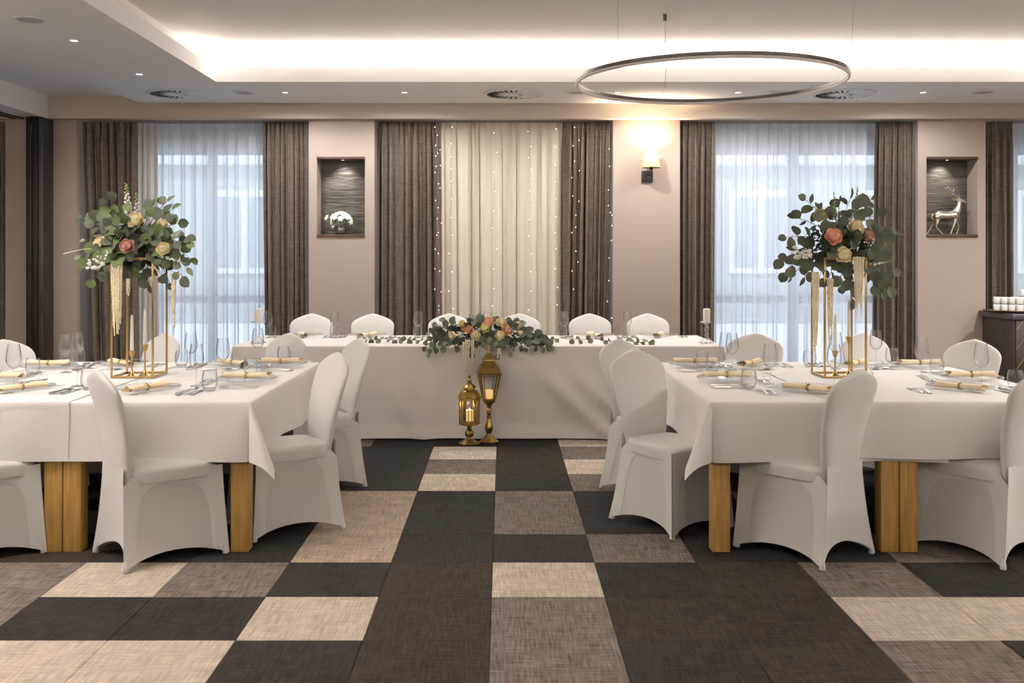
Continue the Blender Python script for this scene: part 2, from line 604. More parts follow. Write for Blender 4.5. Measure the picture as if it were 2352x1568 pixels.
bl = thing('street_building', 'pale plastered building across the street, showing faintly through the sheers', 'building', (0, 24, -.12))
M_FACADE = principled('facade', (0.36, 0.36, 0.36), 0.9, noise=(1, 0.05))
M_DKGL = principled('facade_glass', (0.25, 0.27, 0.30), 0.15)
bevel_box('wall', M_FACADE, -26, 26, 0, 4, 0, 11, .02, bl)
for k in range(-7, 8):
    for z in (1.2, 4.9, 8.2):
        fr_ = bevel_box('window', M_WHITE, k * 3.1 - .75, k * 3.1 + .75, -.10, -.001, z, z + 2.0, .02, bl)
        for s in (-1, 1):
            MB().box(k * 3.1 + s * .36 - .28, k * 3.1 + s * .36 + .28, -.115, -.101, z + .15, z + 1.85).build('pane', M_DKGL, fr_, smooth=False)
bevel_box('cornice', M_WHITE, -26, 26, -.25, -.001, 3.8, 4.1, .03, bl)

wn = 0
for a, b, o0, o1 in BAYS:
    wn += 1
    w = struct('w', empty('window_%d' % wn, ((o0 + o1) / 2, 10.85, 0.12)))
    ww, hh = (o1 - o0) / 2, 2.54
    nl = max(2, round(2 * ww / 0.9))
    xs = [-ww + 2 * ww * i / nl for i in range(nl + 1)]
    bevel_box('window_frame', M_FRAME, -ww, ww, -.035, .035, hh - .07, hh, .004, w)
    bevel_box('window_frame', M_FRAME, -ww, ww, -.035, .035, 0, .07, .004, w)
    bevel_box('window_frame', M_FRAME, -ww, ww, -.035, .035, .86, .94, .004, w)
    for i, x in enumerate(xs):
        hw = .045
        x = min(max(x, -ww + hw), ww - hw)
        bevel_box('window_frame', M_FRAME, x - hw, x + hw, -.034, .034, .07, hh - .07, .004, w)
    for i in range(nl):
        MB().box(xs[i] + .045, xs[i + 1] - .045, -.004, .004, .94, hh - .07).build('pane', M_PANE, w, smooth=False)
        MB().box(xs[i] + .045, xs[i + 1] - .045, -.004, .004, .07, .86).build('pane', M_PANE, w, smooth=False)

# ---- folding partition post parked at the beam
pt = thing('partition_post', 'dark brown folding partition stack standing against the wall below the beam', 'partition', (P(81, 10.07), 10.12, 0))
bevel_box('post_panel', M_POST, -.085, -.028, -.07, .17, 0, 2.888, .004, pt)
bevel_box('post_panel', M_POST, -.026, .03, -.07, .17, 0, 2.888, .004, pt)
bevel_box('edge_strip', M_DARKWOOD, .032, .085, -.06, .17, 0, 2.888, .004, pt)
MB().box(-.03, -.022, -.078, -.069, 2.74, 2.80).build('latch', M_BLACK, pt, smooth=False)


# ---- curtains
def curtain(name, mat, x0, x1, y, z0, z1, npl, amp, seed, label, cat, x0b=None, x1b=None, group=None, nz=10):
    rr = random.Random(seed)
    ph = [rr.uniform(-.9, .9) for _ in range(npl + 2)]
    am = [rr.uniform(.45, 1.25) for _ in range(npl + 2)]
    x0b = x0 if x0b is None else x0b
    x1b = x1 if x1b is None else x1b

    def lerp(l, t):
        i = min(int(t), len(l) - 2)
        f = t - i
        f = f * f * (3 - 2 * f)
        return l[i] * (1 - f) + l[i + 1] * f

    def fn(u, v):
        t = u * npl
        a = lerp(am, t) * amp
        p = 2 * pi * (t + .28 * lerp(ph, t) * (0.6 + 0.4 * v))
        tight = 1 - .55 * max(0, (v - .93) / .07)
        yy = y + a * (sin(p) + .28 * sin(2.6 * p + seed)) * tight * (1.08 - .16 * v)
        xx = (x0b + (x1b - x0b) * u) * (1 - v) + (x0 + (x1 - x0) * u) * v
        xx += .35 * a * sin(2 * p + 1.0) * tight
        return Vector((xx, yy, z0 + (z1 - z0) * v))
    mb = MB()
    mb.grid(fn, npl * 12, nz)
    o = mb.build(name, mat, angle=180)
    return tag(o, label, cat, group)


ZT = 2.895
G = 'grey linen curtains'
YC = 10.42
curtain('curtain', M_CURTAIN, P(180), P(302), YC, .02, ZT, 7, .052, 3, 'grey linen curtain behind the flower stand, beside the pier near the dark partition', 'curtain', P(206), P(306), G)
curtain('curtain', M_CURTAIN, P(600), P(708), YC, .02, ZT, 7, .052, 8, 'grey linen curtain between the bright window and the niche with white flowers', 'curtain', P(606), P(708), G)
curtain('curtain', M_CURTAIN, P(866), P(1006), YC, .02, ZT, 8, .052, 12, 'grey linen curtain beside the cream drape, next to the white flower niche', 'curtain', P(864), P(1010), G)
curtain('curtain', M_CURTAIN, P(1296), P(1402), YC, .02, ZT, 7, .052, 15, 'grey linen curtain strung with fairy lights, next to the wall lamp', 'curtain', P(1290), P(1393), G)
curtain('curtain', M_CURTAIN, P(1564), P(1647), YC, .02, ZT, 6, .052, 21, 'grey linen curtain hanging just past the lit wall lamp', 'curtain', P(1564), P(1642), G)
curtain('curtain', M_CURTAIN, P(2020), P(2106), YC, .02, ZT, 6, .052, 25, 'grey linen curtain beside the niche that holds the silver deer', 'curtain', P(2012), P(2106), G)
curtain('curtain', M_CURTAIN, P(2266), P(2338), YC, .02, ZT, 5, .052, 29, 'grey linen curtain behind the cups on the dark sideboard', 'curtain', None, None, G)
curtain('curtain', M_CURTAIN, P(-60), P(10), YC, .02, ZT, 5, .052, 31, 'grey linen curtain in the next room beyond the folding partition', 'curtain', None, None, G)
GS = 'white voile sheers'
M_CREAM2 = sheer('bunched_voile', (0.70, 0.66, 0.62), 0.0, 0.25)
YS = 10.58
curtain('sheer_curtain', M_SHEER, P(290), P(618), YS, .02, ZT, 13, .045, 41, 'white voile sheer across the window behind the partition-side table', 'sheer curtain', None, None, GS)
curtain('sheer_curtain', M_SHEER, P(1630), P(2036), YS, .02, ZT, 17, .045, 47, 'white voile sheer across the window behind the sideboard-side table', 'sheer curtain', None, None, GS)
curtain('sheer_curtain', M_SHEER, P(2325), P(2620), YS, .02, ZT, 10, .026, 53, 'white voile sheer showing a sliver above the stacked cups', 'sheer curtain', None, None, GS)
curtain('sheer_curtain', M_CREAM2, P(292), P(346), 10.52, .02, ZT, 4, .030, 61, 'bunched cream voile pulled aside next to the curtain behind the flower stand', 'sheer curtain', P(292), P(352), GS)
curtain('drape', M_CREAM, P(995), P(1308), 10.50, .02, ZT, 12, .030, 59, 'cream backdrop drape with fairy lights hanging behind the head table', 'drape')


# ---- ceiling fixtures on the soffit
def spot_lamp(loc, power, col, angle=150, blend=1.0, direction=(0, 0, -1), r=.03):
    d = bpy.data.lights.new('downlight_lamp', 'SPOT')
    d.energy = power
    d.color = col
    d.spot_size = radians(angle)
    d.spot_blend = blend
    d.shadow_soft_size = r
    o = bpy.data.objects.new('downlight_lamp', d)
    o.location = loc
    o.rotation_euler = Vector(direction).to_track_quat('-Z', 'Y').to_euler()
    COL.objects.link(o)
    return o


ring_me = MB().lathe([(.026, .001), (.028, -.004), (.042, -.005), (.046, 0.0)], 24).mesh('trim_ring', M_WHITE)
lens_me = MB().lathe([(.0005, -.0015), (.027, -.002)], 24).mesh('lens', M_LAMP)
DL = [(655, 212, 9.52, 'over the head table end near the white flower niche'), (929, 212, 9.52, 'between the two back ceiling vents, above the drape edge'),
      (1419, 212, 9.52, 'seen inside the pendant ring, near the middle vent'), (1695, 212, 9.52, 'seen inside the pendant ring, toward the deer-side vent'),
      (2120, 212, 9.52, 'beyond the deer-side vent'), (320, 170, 8.57, 'beside the vent at the soffit corner, second from the corner'),
      (170, 93, 7.24, 'on the side soffit between vent corner and round speaker')]
SP = 38.0
DLC = (1.0, .965, .91)
for px, py, Y, s in DL:
    X = (px - 1155) * Y / F
    t = thing('downlight', 'small lit recessed ceiling spotlight ' + s, 'downlight', (X, Y, 3.054), 0, 'recessed ceiling spotlights')
    link('trim_ring', ring_me, t)
    link('lens', lens_me, t)
    k_ = .62 if Y > 9 else .30
    spot_lamp((X, Y, 3.045), SP * k_, DLC, 172, .5)
# unseen lamps without fittings, added round the soffit to brighten tables and room
for X, Y in ((-3.13, 5.9), (-3.13, 4.6), (-3.13, 3.3), (-3.13, 1.0), (5.45, 8.5), (5.45, 7.2), (5.45, 5.9), (5.45, 4.6), (5.45, 3.3), (5.45, 1.0),
             (-1.5, -2.5), (.5, -2.5), (2.5, -2.5), (4.5, -2.5)):
    k_ = .32 if X < -3 else (1.9 if X > 5 else .55)
    spot_lamp((X, Y, 3.045), SP * k_, DLC, 155, .9)

for px, py, Y, s in ((410, 215, 9.6, 'at the soffit corner near the partition beam'), (1180, 216, 9.6, 'above the cream drape'), (1938, 216, 9.6, 'above the window beside the deer niche')):
    X = (px - 1155) * Y / F
    t = thing('ceiling_vent', 'round white swirl air vent in the ceiling ' + s, 'vent', (X, Y, 3.054), 0, 'swirl air vents')
    MB().lathe([(.30, 0), (.298, -.010), (.272, -.016), (.262, -.012), (.262, .0)], 40).build('rim', M_WHITE, t)
    MB().lathe([(.001, -.001), (.265, -.001)], 40).build('backing', M_DARK, t)
    MB().lathe([(.0005, -.015), (.055, -.014), (.06, -.004)], 24).build('hub', M_WHITE, t)
    b = MB()
    w0, w1 = .007, .021
    b.add([(.055, -w0, -.013), (.265, -w1, -.004), (.265, w1, -.014), (.055, w0, -.010), (.055, -w0, -.011), (.265, -w1, -.002), (.265, w1, -.012), (.055, w0, -.008)],
          [(3, 2, 1, 0), (4, 5, 6, 7), (0, 1, 5, 4), (2, 3, 7, 6), (1, 2, 6, 5), (0, 4, 7, 3)])
    bme = b.mesh('blade', M_WHITE, False)
    for k in range(24):
        link('blade', bme, t, None, Matrix.Rotation(2 * pi * k / 24, 4, 'Z'))

for px, py, Y, s in ((560, 212, 9.52, 'beside the corner air vent'), (1325, 214, 9.5, 'partly behind the pendant ring edge'), (1790, 214, 9.5, 'inside the pendant ring, deer side'),
                     (2258, 213, 9.5, 'past the deer-side vent'), (68, 45, 6.6, 'on the side soffit above the partition beam')):
    X = (px - 1155) * Y / F
    t = thing('ceiling_speaker', 'flat round white ceiling speaker ' + s, 'speaker', (X, Y, 3.054), 0, 'round ceiling speakers')
    MB().lathe([(.108, 0), (.105, -.007), (.085, -.009), (.082, -.006)], 32).build('rim', M_WHITE, t)
    MB().lathe([(.0005, -.0085), (.05, -.008), (.082, -.006)], 32).build('grille', M_GREY, t)

# ---- pendant ring lamp
RC = Vector((1.425, 6.87, 2.69))
pr = thing('pendant_ring', 'large unlit ring pendant lamp hanging by thin wires', 'pendant lamp', RC)
R = .912
MB().lathe([(R - .010, 0), (R + .010, 0), (R + .010, .022), (R - .010, .022), (R - .010, 0)], 96).build('ring_profile', M_BROWNMETAL, pr)
MB().lathe([(R - .008, -.001), (R - .009, -.014), (R - .004, -.020), (R + .004, -.020), (R + .009, -.014), (R + .008, -.001)], 96).build('diffuser', M_DIFF, pr)
for k, a in enumerate((-10, 110, 230)):
    x, y = R * sin(radians(a)), R * cos(radians(a))
    q = Vector((x, y, .02))
    top = Vector((x * 1.02, y + (.0 if k == 0 else -.1), 3.372 - RC.z))
    if k == 0:
        j = q + Vector((0, 0, .09))
        tn = Vector((-y, x, 0)).normalized() * .03
        m_ = MB().tube([q + tn, j, q - tn], .0016, 5)
        m_.tube([j, j + Vector((.008, 0, .25)), top + Vector((0.01, 0, -.4)), top], .0028, 6)
        m_.build('cable', M_DIFF, pr)
        MB().tube([top, top - Vector((0, 0, .05))], .014, 12).build('ceiling_rose', M_BLACK, pr)
    else:
        MB().tube([q, top], .0012, 5).build('cable', M_GREY, pr)

# ---- wall lamp
sx = P(1490)
zs = lambda py: CZ - (py - 590) * 10.25 / F
wl = thing('wall_lamp', 'lit wall lamp with cream fabric shade on black square plate', 'wall lamp', (sx, 10.3, zs(405)))
bevel_box('back_plate', M_BLACK, P(1473) - sx, P(1499) - sx, -.022, 0, -.058, .06, .003, wl)
MB().tube([(0, -.02, 0), (.005, -.11, .0), (.007, -.125, .012), (.007, -.125, .075)], .007, 8).build('arm', M_BLACK, wl)
MB().tube([(.007, -.125, .06), (.007, -.125, .09)], .018, 12).build('socket', M_BLACK, wl)
MB().tube([(-.012, -.028, -.005), (.014, -.034, .002)], .006, 8).build('switch', M_STEEL, wl)
MB().lathe([(.098, .083), (.088, .113), (.084, .115), (.072, .255)], 32, Matrix.Translation((.007, -.125, 0))).build('shade', M_SHADE, wl)
MB().lathe([(.019, .092), (.094, .096), (.0945, .098), (.019, .095)], 32, Matrix.Translation((.007, -.125, 0))).build('shade_bottom', M_SHADE, wl)
pl = bpy.data.lights.new('sconce_bulb', 'POINT')
pl.energy = 19
pl.color = (1, .80, .55)
pl.shadow_soft_size = .03
po = bpy.data.objects.new('sconce_bulb', pl)
po.location = (sx + .007, 10.175, zs(405) + .19)
COL.objects.link(po)
# ================================================================= CHAIRS
FB, FF = .225, .228          # foot half widths back / front
YB, YF = -.262, .258
TB = (.150, -.237, .475)
TF = (.205, .232, .445)
HEM = .075


def smooth_(t):
    return t * t * (3 - 2 * t)


TS = (.150, -.200, .428)


def corner(side, back, v, own=False):
    fx, fy = (FB, YB) if back else (FF, YF)
    tx, ty, tz = TB if back else TF
    if back and not own:
        k = smooth_(min(1, max(0, (v - .80) / .20)))
        tx, ty, tz = [p * (1 - k) + q * k for p, q in zip(TB, TS)]
    e = 1 - (1 - v) ** (1.7 if back else 1.25)
    z = .003 + (tz - .003) * v
    return Vector((side * (fx + (tx - fx) * e), fy + (ty - fy) * e, z))


def panel(kind, u, v, off=0.0):
    """a skirt side stretched between two feet"""
    if kind == 'left':
        A, B, n, pull, arch = corner(-1, True, v), corner(-1, False, v), Vector((-1, 0, 0)), .040, .052
    elif kind == 'right':
        A, B, n, pull, arch = corner(1, False, v), corner(1, True, v), Vector((1, 0, 0)), .040, .052
    elif kind == 'front':
        A, B, n, pull, arch = corner(-1, False, v), corner(1, False, v), Vector((0, 1, 0)), .035, .05
    else:
        A, B, n, pull, arch = corner(1, True, v, True), corner(-1, True, v, True), Vector((0, -1, 0)), .050, .085
    p = A * (1 - u) + B * u
    w = 4 * u * (1 - u)
    c = pull * (1 - v) ** .8 + (.006 if kind != 'back' else 0)
    p = p - n * (c * w)
    p.z += arch * w ** .8 * (1 - v) ** 1.3
    return p + n * off


def chair_meshes():
    d = {}
    # backrest: rounded panel with a soft peak, leaning back
    lev = [(.36, .130, .012), (.40, .140, .030), (.44, .147, .044), (.475, .1515, .058), (.53, .160, .060), (.60, .174, .058), (.67, .189, .055), (.73, .197, .053), (.78, .203, .051),
           (.82, .205, .049), (.84, .201, .047), (.86, .190, .044), (.878, .171, .041), (.892, .147, .038), (.906, .117, .035), (.918, .085, .032), (.928, .055, .028), (.935, .030, .023), (.939, .012, .014), (.9405, .002, .004)]
    n = 28

    def sec(k, i):
        z, w, t = lev[k]
        a = 2 * pi * i / n
        ex = .55
        x = w * math.copysign(abs(cos(a)) ** ex, cos(a))
        y = t * .5 * math.copysign(abs(sin(a)) ** .75, sin(a))
        s = max(0, z - .45)
        yc = -.205 - .22 * s + (.02 * sin(pi * min(1, s / .45)))
        if z < .45:
            yc = -.205 - (.45 - z) * .08
        pil = .008 * (1 - (x / max(w, .01)) ** 2) if z > .5 else 0
        return Vector((x, yc + y + (pil if y > 0 else -pil * .4), z))
    mb = MB()
    vs = [sec(k, i) for k in range(len(lev)) for i in range(n)]
    fs = [(k * n + i, k * n + (i + 1) % n, (k + 1) * n + (i + 1) % n, (k + 1) * n + i) for k in range(len(lev) - 1) for i in range(n)]
    fs.append(tuple(reversed(range(n))))
    fs.append(tuple(range((len(lev) - 1) * n, len(lev) * n)))
    mb.add(vs, fs)
    d['backrest'] = mb.mesh('backrest', M_SPANDEX, angle=180)
    # seat cushion under the cover
    mb = MB()
    prof = [(.395, .985), (.43, 1.0), (.448, .998), (.460, .965), (.466, .90), (.471, .70), (.474, .40), (.475, .0)]

    def sfn(u, v):
        k = v * (len(prof) - 1)
        i = min(int(k), len(prof) - 2)
        f = k - i
        z = prof[i][0] * (1 - f) + prof[i + 1][0] * f
        sc = prof[i][1] * (1 - f) + prof[i + 1][1] * f
        a = 2 * pi * u
        cx = math.copysign(abs(cos(a)) ** .35, cos(a))
        cy = math.copysign(abs(sin(a)) ** .35, sin(a))
        y = .012 + .222 * cy * sc
        wx = .168 + (.208 - .168) * (y + .21) / .44
        return Vector((wx * cx * sc, y, z))
    mb.grid(sfn, 40, 14, True)
    d['seat'] = mb.mesh('seat', M_SPANDEX, angle=180)
    for kind in ('left', 'right', 'front', 'back'):
        mb = MB()
        mb.grid(lambda u, v: panel(kind, u, v), 16, 12)
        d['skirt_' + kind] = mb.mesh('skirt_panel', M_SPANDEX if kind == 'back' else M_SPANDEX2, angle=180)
        if kind != 'back':
            mb = MB()
            N = 32

            def band(u, v):
                ph = pi * (1 - u)
                c, s = cos(ph), sin(ph)
                ai = Vector((.5 + .36 * math.copysign(abs(c) ** .42, c), .80 * abs(s) ** .55))
                m_ = max(abs(c), abs(s))
                ao = Vector((.5 + .5 * c / m_, s / m_))
                if v > .999 or v < .001:
                    pass
                q = ai * (1 - v) + ao * v
                return panel(kind, min(max(q.x, 0), 1), min(max(q.y, 0), 1), .004 if v > .12 else .0015 + .0025 * v / .12)
            mb.grid(band, N, 8)
            d['band_' + kind] = mb.mesh('hem_band', M_SPANDEX, angle=180)
    mb = MB()
    for k in (0,):
        mb.lathe([(.013, .0), (.0155, .003), (.014, .022), (.010, .046), (.004, .056)], 10, None, True, True)
    d['foot'] = mb.mesh('foot_pocket', M_SPANDEX, angle=60)
    return d


CH = chair_meshes()


def make_chair():
    t = thing('covered_chair', 'x', 'chair', (0, 0, 0), 0)
    link('backrest', CH['backrest'], t)
    link('seat', CH['seat'], t)
    for k in ('left', 'right', 'front', 'back'):
        s = link('skirt_panel', CH['skirt_' + k], t)
        if k != 'back':
            link('hem_band', CH['band_' + k], s)
    for sx_, bk in ((-1, True), (1, True), (-1, False), (1, False)):
        fx, fy = (FB, YB) if bk else (FF, YF)
        link('foot_pocket', CH['foot'], t, (sx_ * (fx - .013), fy + (.013 if bk else -.013), 0))
    return t


proto = make_chair()
first = True


def place_chair(x, y, fx, fy, label, group):
    global first
    o = proto if first else copy_tree(proto)
    first = False
    o.location = (x, y, 0)
    o.rotation_euler = (0, 0, math.atan2(-fx, fy))
    o['label'] = label
    o['group'] = group
    return o


GT = 'white covered chairs round the guest tables'
PT, ST = 'the partition-side table', 'the sideboard-side table'
place_chair(-1.714, 4.99, .77, .64, 'white spandex covered chair in front of the partition-side table, its whole back showing', GT)
place_chair(-2.628, 4.997, .77, .64, 'white covered chair cut by the photo edge in front of the partition-side table', GT)
place_chair(-1.20, 5.482, -.84, -.54, 'white covered chair at the front of the aisle end of the partition-side table', GT)
place_chair(-1.216, 6.47, -.84, -.54, 'white covered chair on the aisle half hidden behind another, before the head table cloth', GT)
place_chair(-2.575, 6.81, -.6, -.8, 'white covered chair behind the gold stand on the window side of the partition-side table', GT)
place_chair(-1.70, 6.82, -.6, -.8, 'white covered chair on window side of the partition-side table, backed by the head table cloth', GT)
place_chair(-3.012, 6.377, .86, -.51, 'white covered chair at the partition end, back rising before the dark post', GT)
place_chair(1.519, 5.035, -.63, .78, 'white covered chair in front of the sideboard-side table, back overlapping the plate', GT)
place_chair(2.42, 5.038, -.52, .85, 'white covered chair cut by the photo edge in front of the sideboard-side table', GT)
place_chair(.934, 5.548, .55, -.83, 'white covered chair at the front of the aisle end of the sideboard-side table', GT)
place_chair(.96, 6.334, .65, -.76, 'white covered chair on the sideboard-side aisle peeking from behind another chair', GT)
place_chair(1.638, 6.79, -.5, -.87, 'white covered chair at window side before the sheer, beside the head table corner', GT)
place_chair(2.664, 6.79, .35, -.94, 'white covered chair at window side behind the gold stand of the sideboard-side table', GT)
place_chair(2.832, 6.377, -.86, -.51, 'white covered chair at the sideboard end, broad back below the deer niche', GT)
place_chair(2.832, 5.25, -.86, -.45, 'white covered chair at the sideboard end, only a sliver at the photo edge', GT)
HS = ['first', 'second', 'third', 'fourth', 'fifth', 'sixth']
HX = [-1.81, -1.225, -.525, .14, .84, 1.39]
hr = random.Random(2)
for i, x in enumerate(HX):
    place_chair(x, 9.21, hr.uniform(-.06, .06), -1, 'white covered chair behind the head table, %s from the partition end' % HS[i], 'white covered chairs behind the head table')


# ================================================================= TABLES AND CLOTHS
def make_table(x0, x1, y0, y1, zt, label, leg=.09):
    t = thing('table', label, 'table', ((x0 + x1) / 2, (y0 + y1) / 2, 0), 0, 'oak tables under white cloths')
    hx, hy = (x1 - x0) / 2, (y1 - y0) / 2
    bevel_box('tabletop', M_OAK, -hx, hx, -hy, hy, zt - .035, zt, .003, t)
    bevel_box('apron', M_OAK, -hx + .02, hx - .02, -hy + .02, hy - .02, zt - .10, zt - .036, .003, t)
    for sx_ in (-1, 1):
        for sy_ in (-1, 1):
            cx, cy = sx_ * (hx - leg / 2), sy_ * (hy - leg / 2)
            bevel_box('leg', M_OAK, cx - leg / 2, cx + leg / 2, cy - leg / 2, cy + leg / 2, 0, zt - .036, .004, t)
    return t


ZTOP = .760


def cloth(name, x0, x1, y0, y1, zt, drop, label, group, seed=1, left=True, right=True, off=0.0, mat=M_CLOTH, fold=.018, dh=.03, alpha=.55, fn_extra=None):
    """flat cloth laid over a table: sides hang, corners gather into a pointed fold"""
    rho = .012
    rr = random.Random(seed)
    ph = [rr.uniform(0, 6.28) for _ in range(6)]

    def axis(a, b, lo, hi, step):
        v = []
        if lo:
            n = max(4, int(drop / dh))
            v += [a - drop + drop * i / n for i in range(n)]
            v += [a - rho, a - rho * .5]
        n = max(2, int((b - a) / step))
        v += [a + (b - a) * i / n for i in range(n + 1)]
        if hi:
            n = max(4, int(drop / dh))
            v += [b + rho * .5, b + rho]
            v += [b + drop * (i + 1) / n for i in range(n)]
        return sorted(v)
    A = axis(x0, x1, left, right, .05)
    B = axis(y0, y1, True, True, .05)

    def roll(o):
        if o <= 0:
            return 0.0, 0.0
        t = min(o / rho, pi / 2)
        return rho * sin(t), -rho * (1 - cos(t)) - max(0, o - rho * pi / 2)

    def pos(a, b):
        ox = x0 - a if a < x0 else (a - x1 if a > x1 else 0)
        oy = y0 - b if b < y0 else (b - y1 if b > y1 else 0)
        sx_, sy_ = (-1 if a < x0 else 1), (-1 if b < y0 else 1)
        cx, cy = min(max(a, x0), x1), min(max(b, y0), y1)
        if ox > 0 and oy > 0:
            r = math.hypot(ox, oy)
            th = math.atan2(oy, ox)
            k = sin(2 * th)
            al = alpha * k ** .8
            da = pi / 4 + (th - pi / 4) * .75
            o, dz = roll(r)
            h = r * sin(al) + o
            z = zt + dz * cos(al) - rho * 0
            return Vector((cx + sx_ * (h * cos(da) + off), cy + sy_ * (h * sin(da) + off), z))
        o = max(ox, oy)
        h, dz = roll(o)
        s = a if oy > 0 else b
        dep = o / drop
        wv = fold * dep * (sin(s * 5.1 + ph[0]) + .6 * sin(s * 11 + ph[1] + 1.2 * dep) + .9)
        # pull towards the corner folds
        if ox > 0:
            return Vector((cx + sx_ * (h + off + wv), cy, zt + dz))
        if oy > 0:
            return Vector((cx, cy + sy_ * (h + off + wv), zt + dz))
        return Vector((cx, cy, zt + .0006 * sin(cx * 9 + ph[2]) * sin(cy * 7 + ph[3])))
    mb = MB()
    n = len(A)
    vs = []
    for b in B:
        for a in A:
            p = pos(a, b)
            vs.append(fn_extra(a, b, p) if fn_extra else p)
    fs = [(j * n + i, j * n + i + 1, (j + 1) * n + i + 1, (j + 1) * n + i) for j in range(len(B) - 1) for i in range(n - 1)]
    mb.add(vs, fs)
    o = mb.build(name, mat, angle=180)
    return tag(o, label, 'tablecloth', group)


TY0, TY1 = 4.99, 6.85
make_table(-2.205, -1.275, TY0, TY1, .752, 'oak square-legged table at the aisle half of the partition-side pair')
make_table(-3.14, -2.21, TY0, TY1, .752, 'oak square-legged table at the partition half of the partition-side pair')
make_table(1.05, 1.985, TY0, TY1, .752, 'oak square-legged table at the aisle half of the sideboard-side pair')
make_table(1.99, 2.925, TY0, TY1, .752, 'oak square-legged table at the sideboard half of the sideboard-side pair')
GCL = 'white guest table cloths'
cloth('tablecloth', -2.50, -1.272, TY0 - .003, TY1 + .003, .7550, .300, 'white cloth over the aisle half of the partition-side table', GCL, 3, False, True, 0)
cloth('tablecloth', -3.143, -2.165, TY0 - .003, TY1 + .003, .7585, .298, 'white cloth over the partition half of its table, lapping over the other cloth', GCL, 5, True, False, .006)
cloth('tablecloth', 1.047, 2.21, TY0 - .003, TY1 + .003, .7550, .302, 'white cloth over the aisle half of the sideboard-side table', GCL, 7, True, False, 0)
cloth('tablecloth', 1.645, 2.928, TY0 - .003, TY1 + .003, .7585, .288, 'white cloth over the sideboard half of its table, edge crease near the gold stand', GCL, 9, False, True, .006)

hx0, hx1, hy0, hy1 = -2.19, 1.79, 8.12, 9.20
xm = (hx0 + hx1) / 2
for a, b, s in ((hx0, xm - .003, 'partition half'), (xm + .003, hx1, 'sideboard half')):
    make_table(a, b, hy0, hy1, .750, 'oak table hidden under the head table cloth, ' + s, .08)


def drape(a, b, p):
    if b < hy0 - .02:
        d = (hy0 - b) / .752
        x = a
        w = 0.014 * (sin(x * 4.2) + .5 * sin(x * 9.7 + 1))
        # long diagonal folds falling from the edge
        for x0_, k, amp, wd in ((-1.55, .22, .022, .10), (-.95, .30, .018, .08), (-.50, -.12, .006, .07), (.05, -.25, .006, .07), (.30, .62, .034, .09), (.52, .75, .030, .10), (.95, .55, .022, .10), (1.35, .25, .018, .09)):
            c = x0_ + k * d ** 1.7
            w += 2.5 * amp * math.exp(-((x - c) / wd) ** 2) * min(1, d * 1.6)
        w += .03 * max(0, d - .86) / .14
        p = p.copy()
        p.y -= w * min(1, d * 2.2)
        if d > .93:
            p.z = max(p.z, .004 + .004 * sin(x * 7) ** 2)
    p.z = max(p.z, .004)
    return p


cloth('tablecloth', hx0 - .003, hx1 + .003, hy0 - .003, hy1 + .003, ZTOP - .004, .752, 'long white cloth over the head table, hanging down to the carpet', None, 11, True, True, 0, M_CLOTH2, .010, .022, .22, drape)
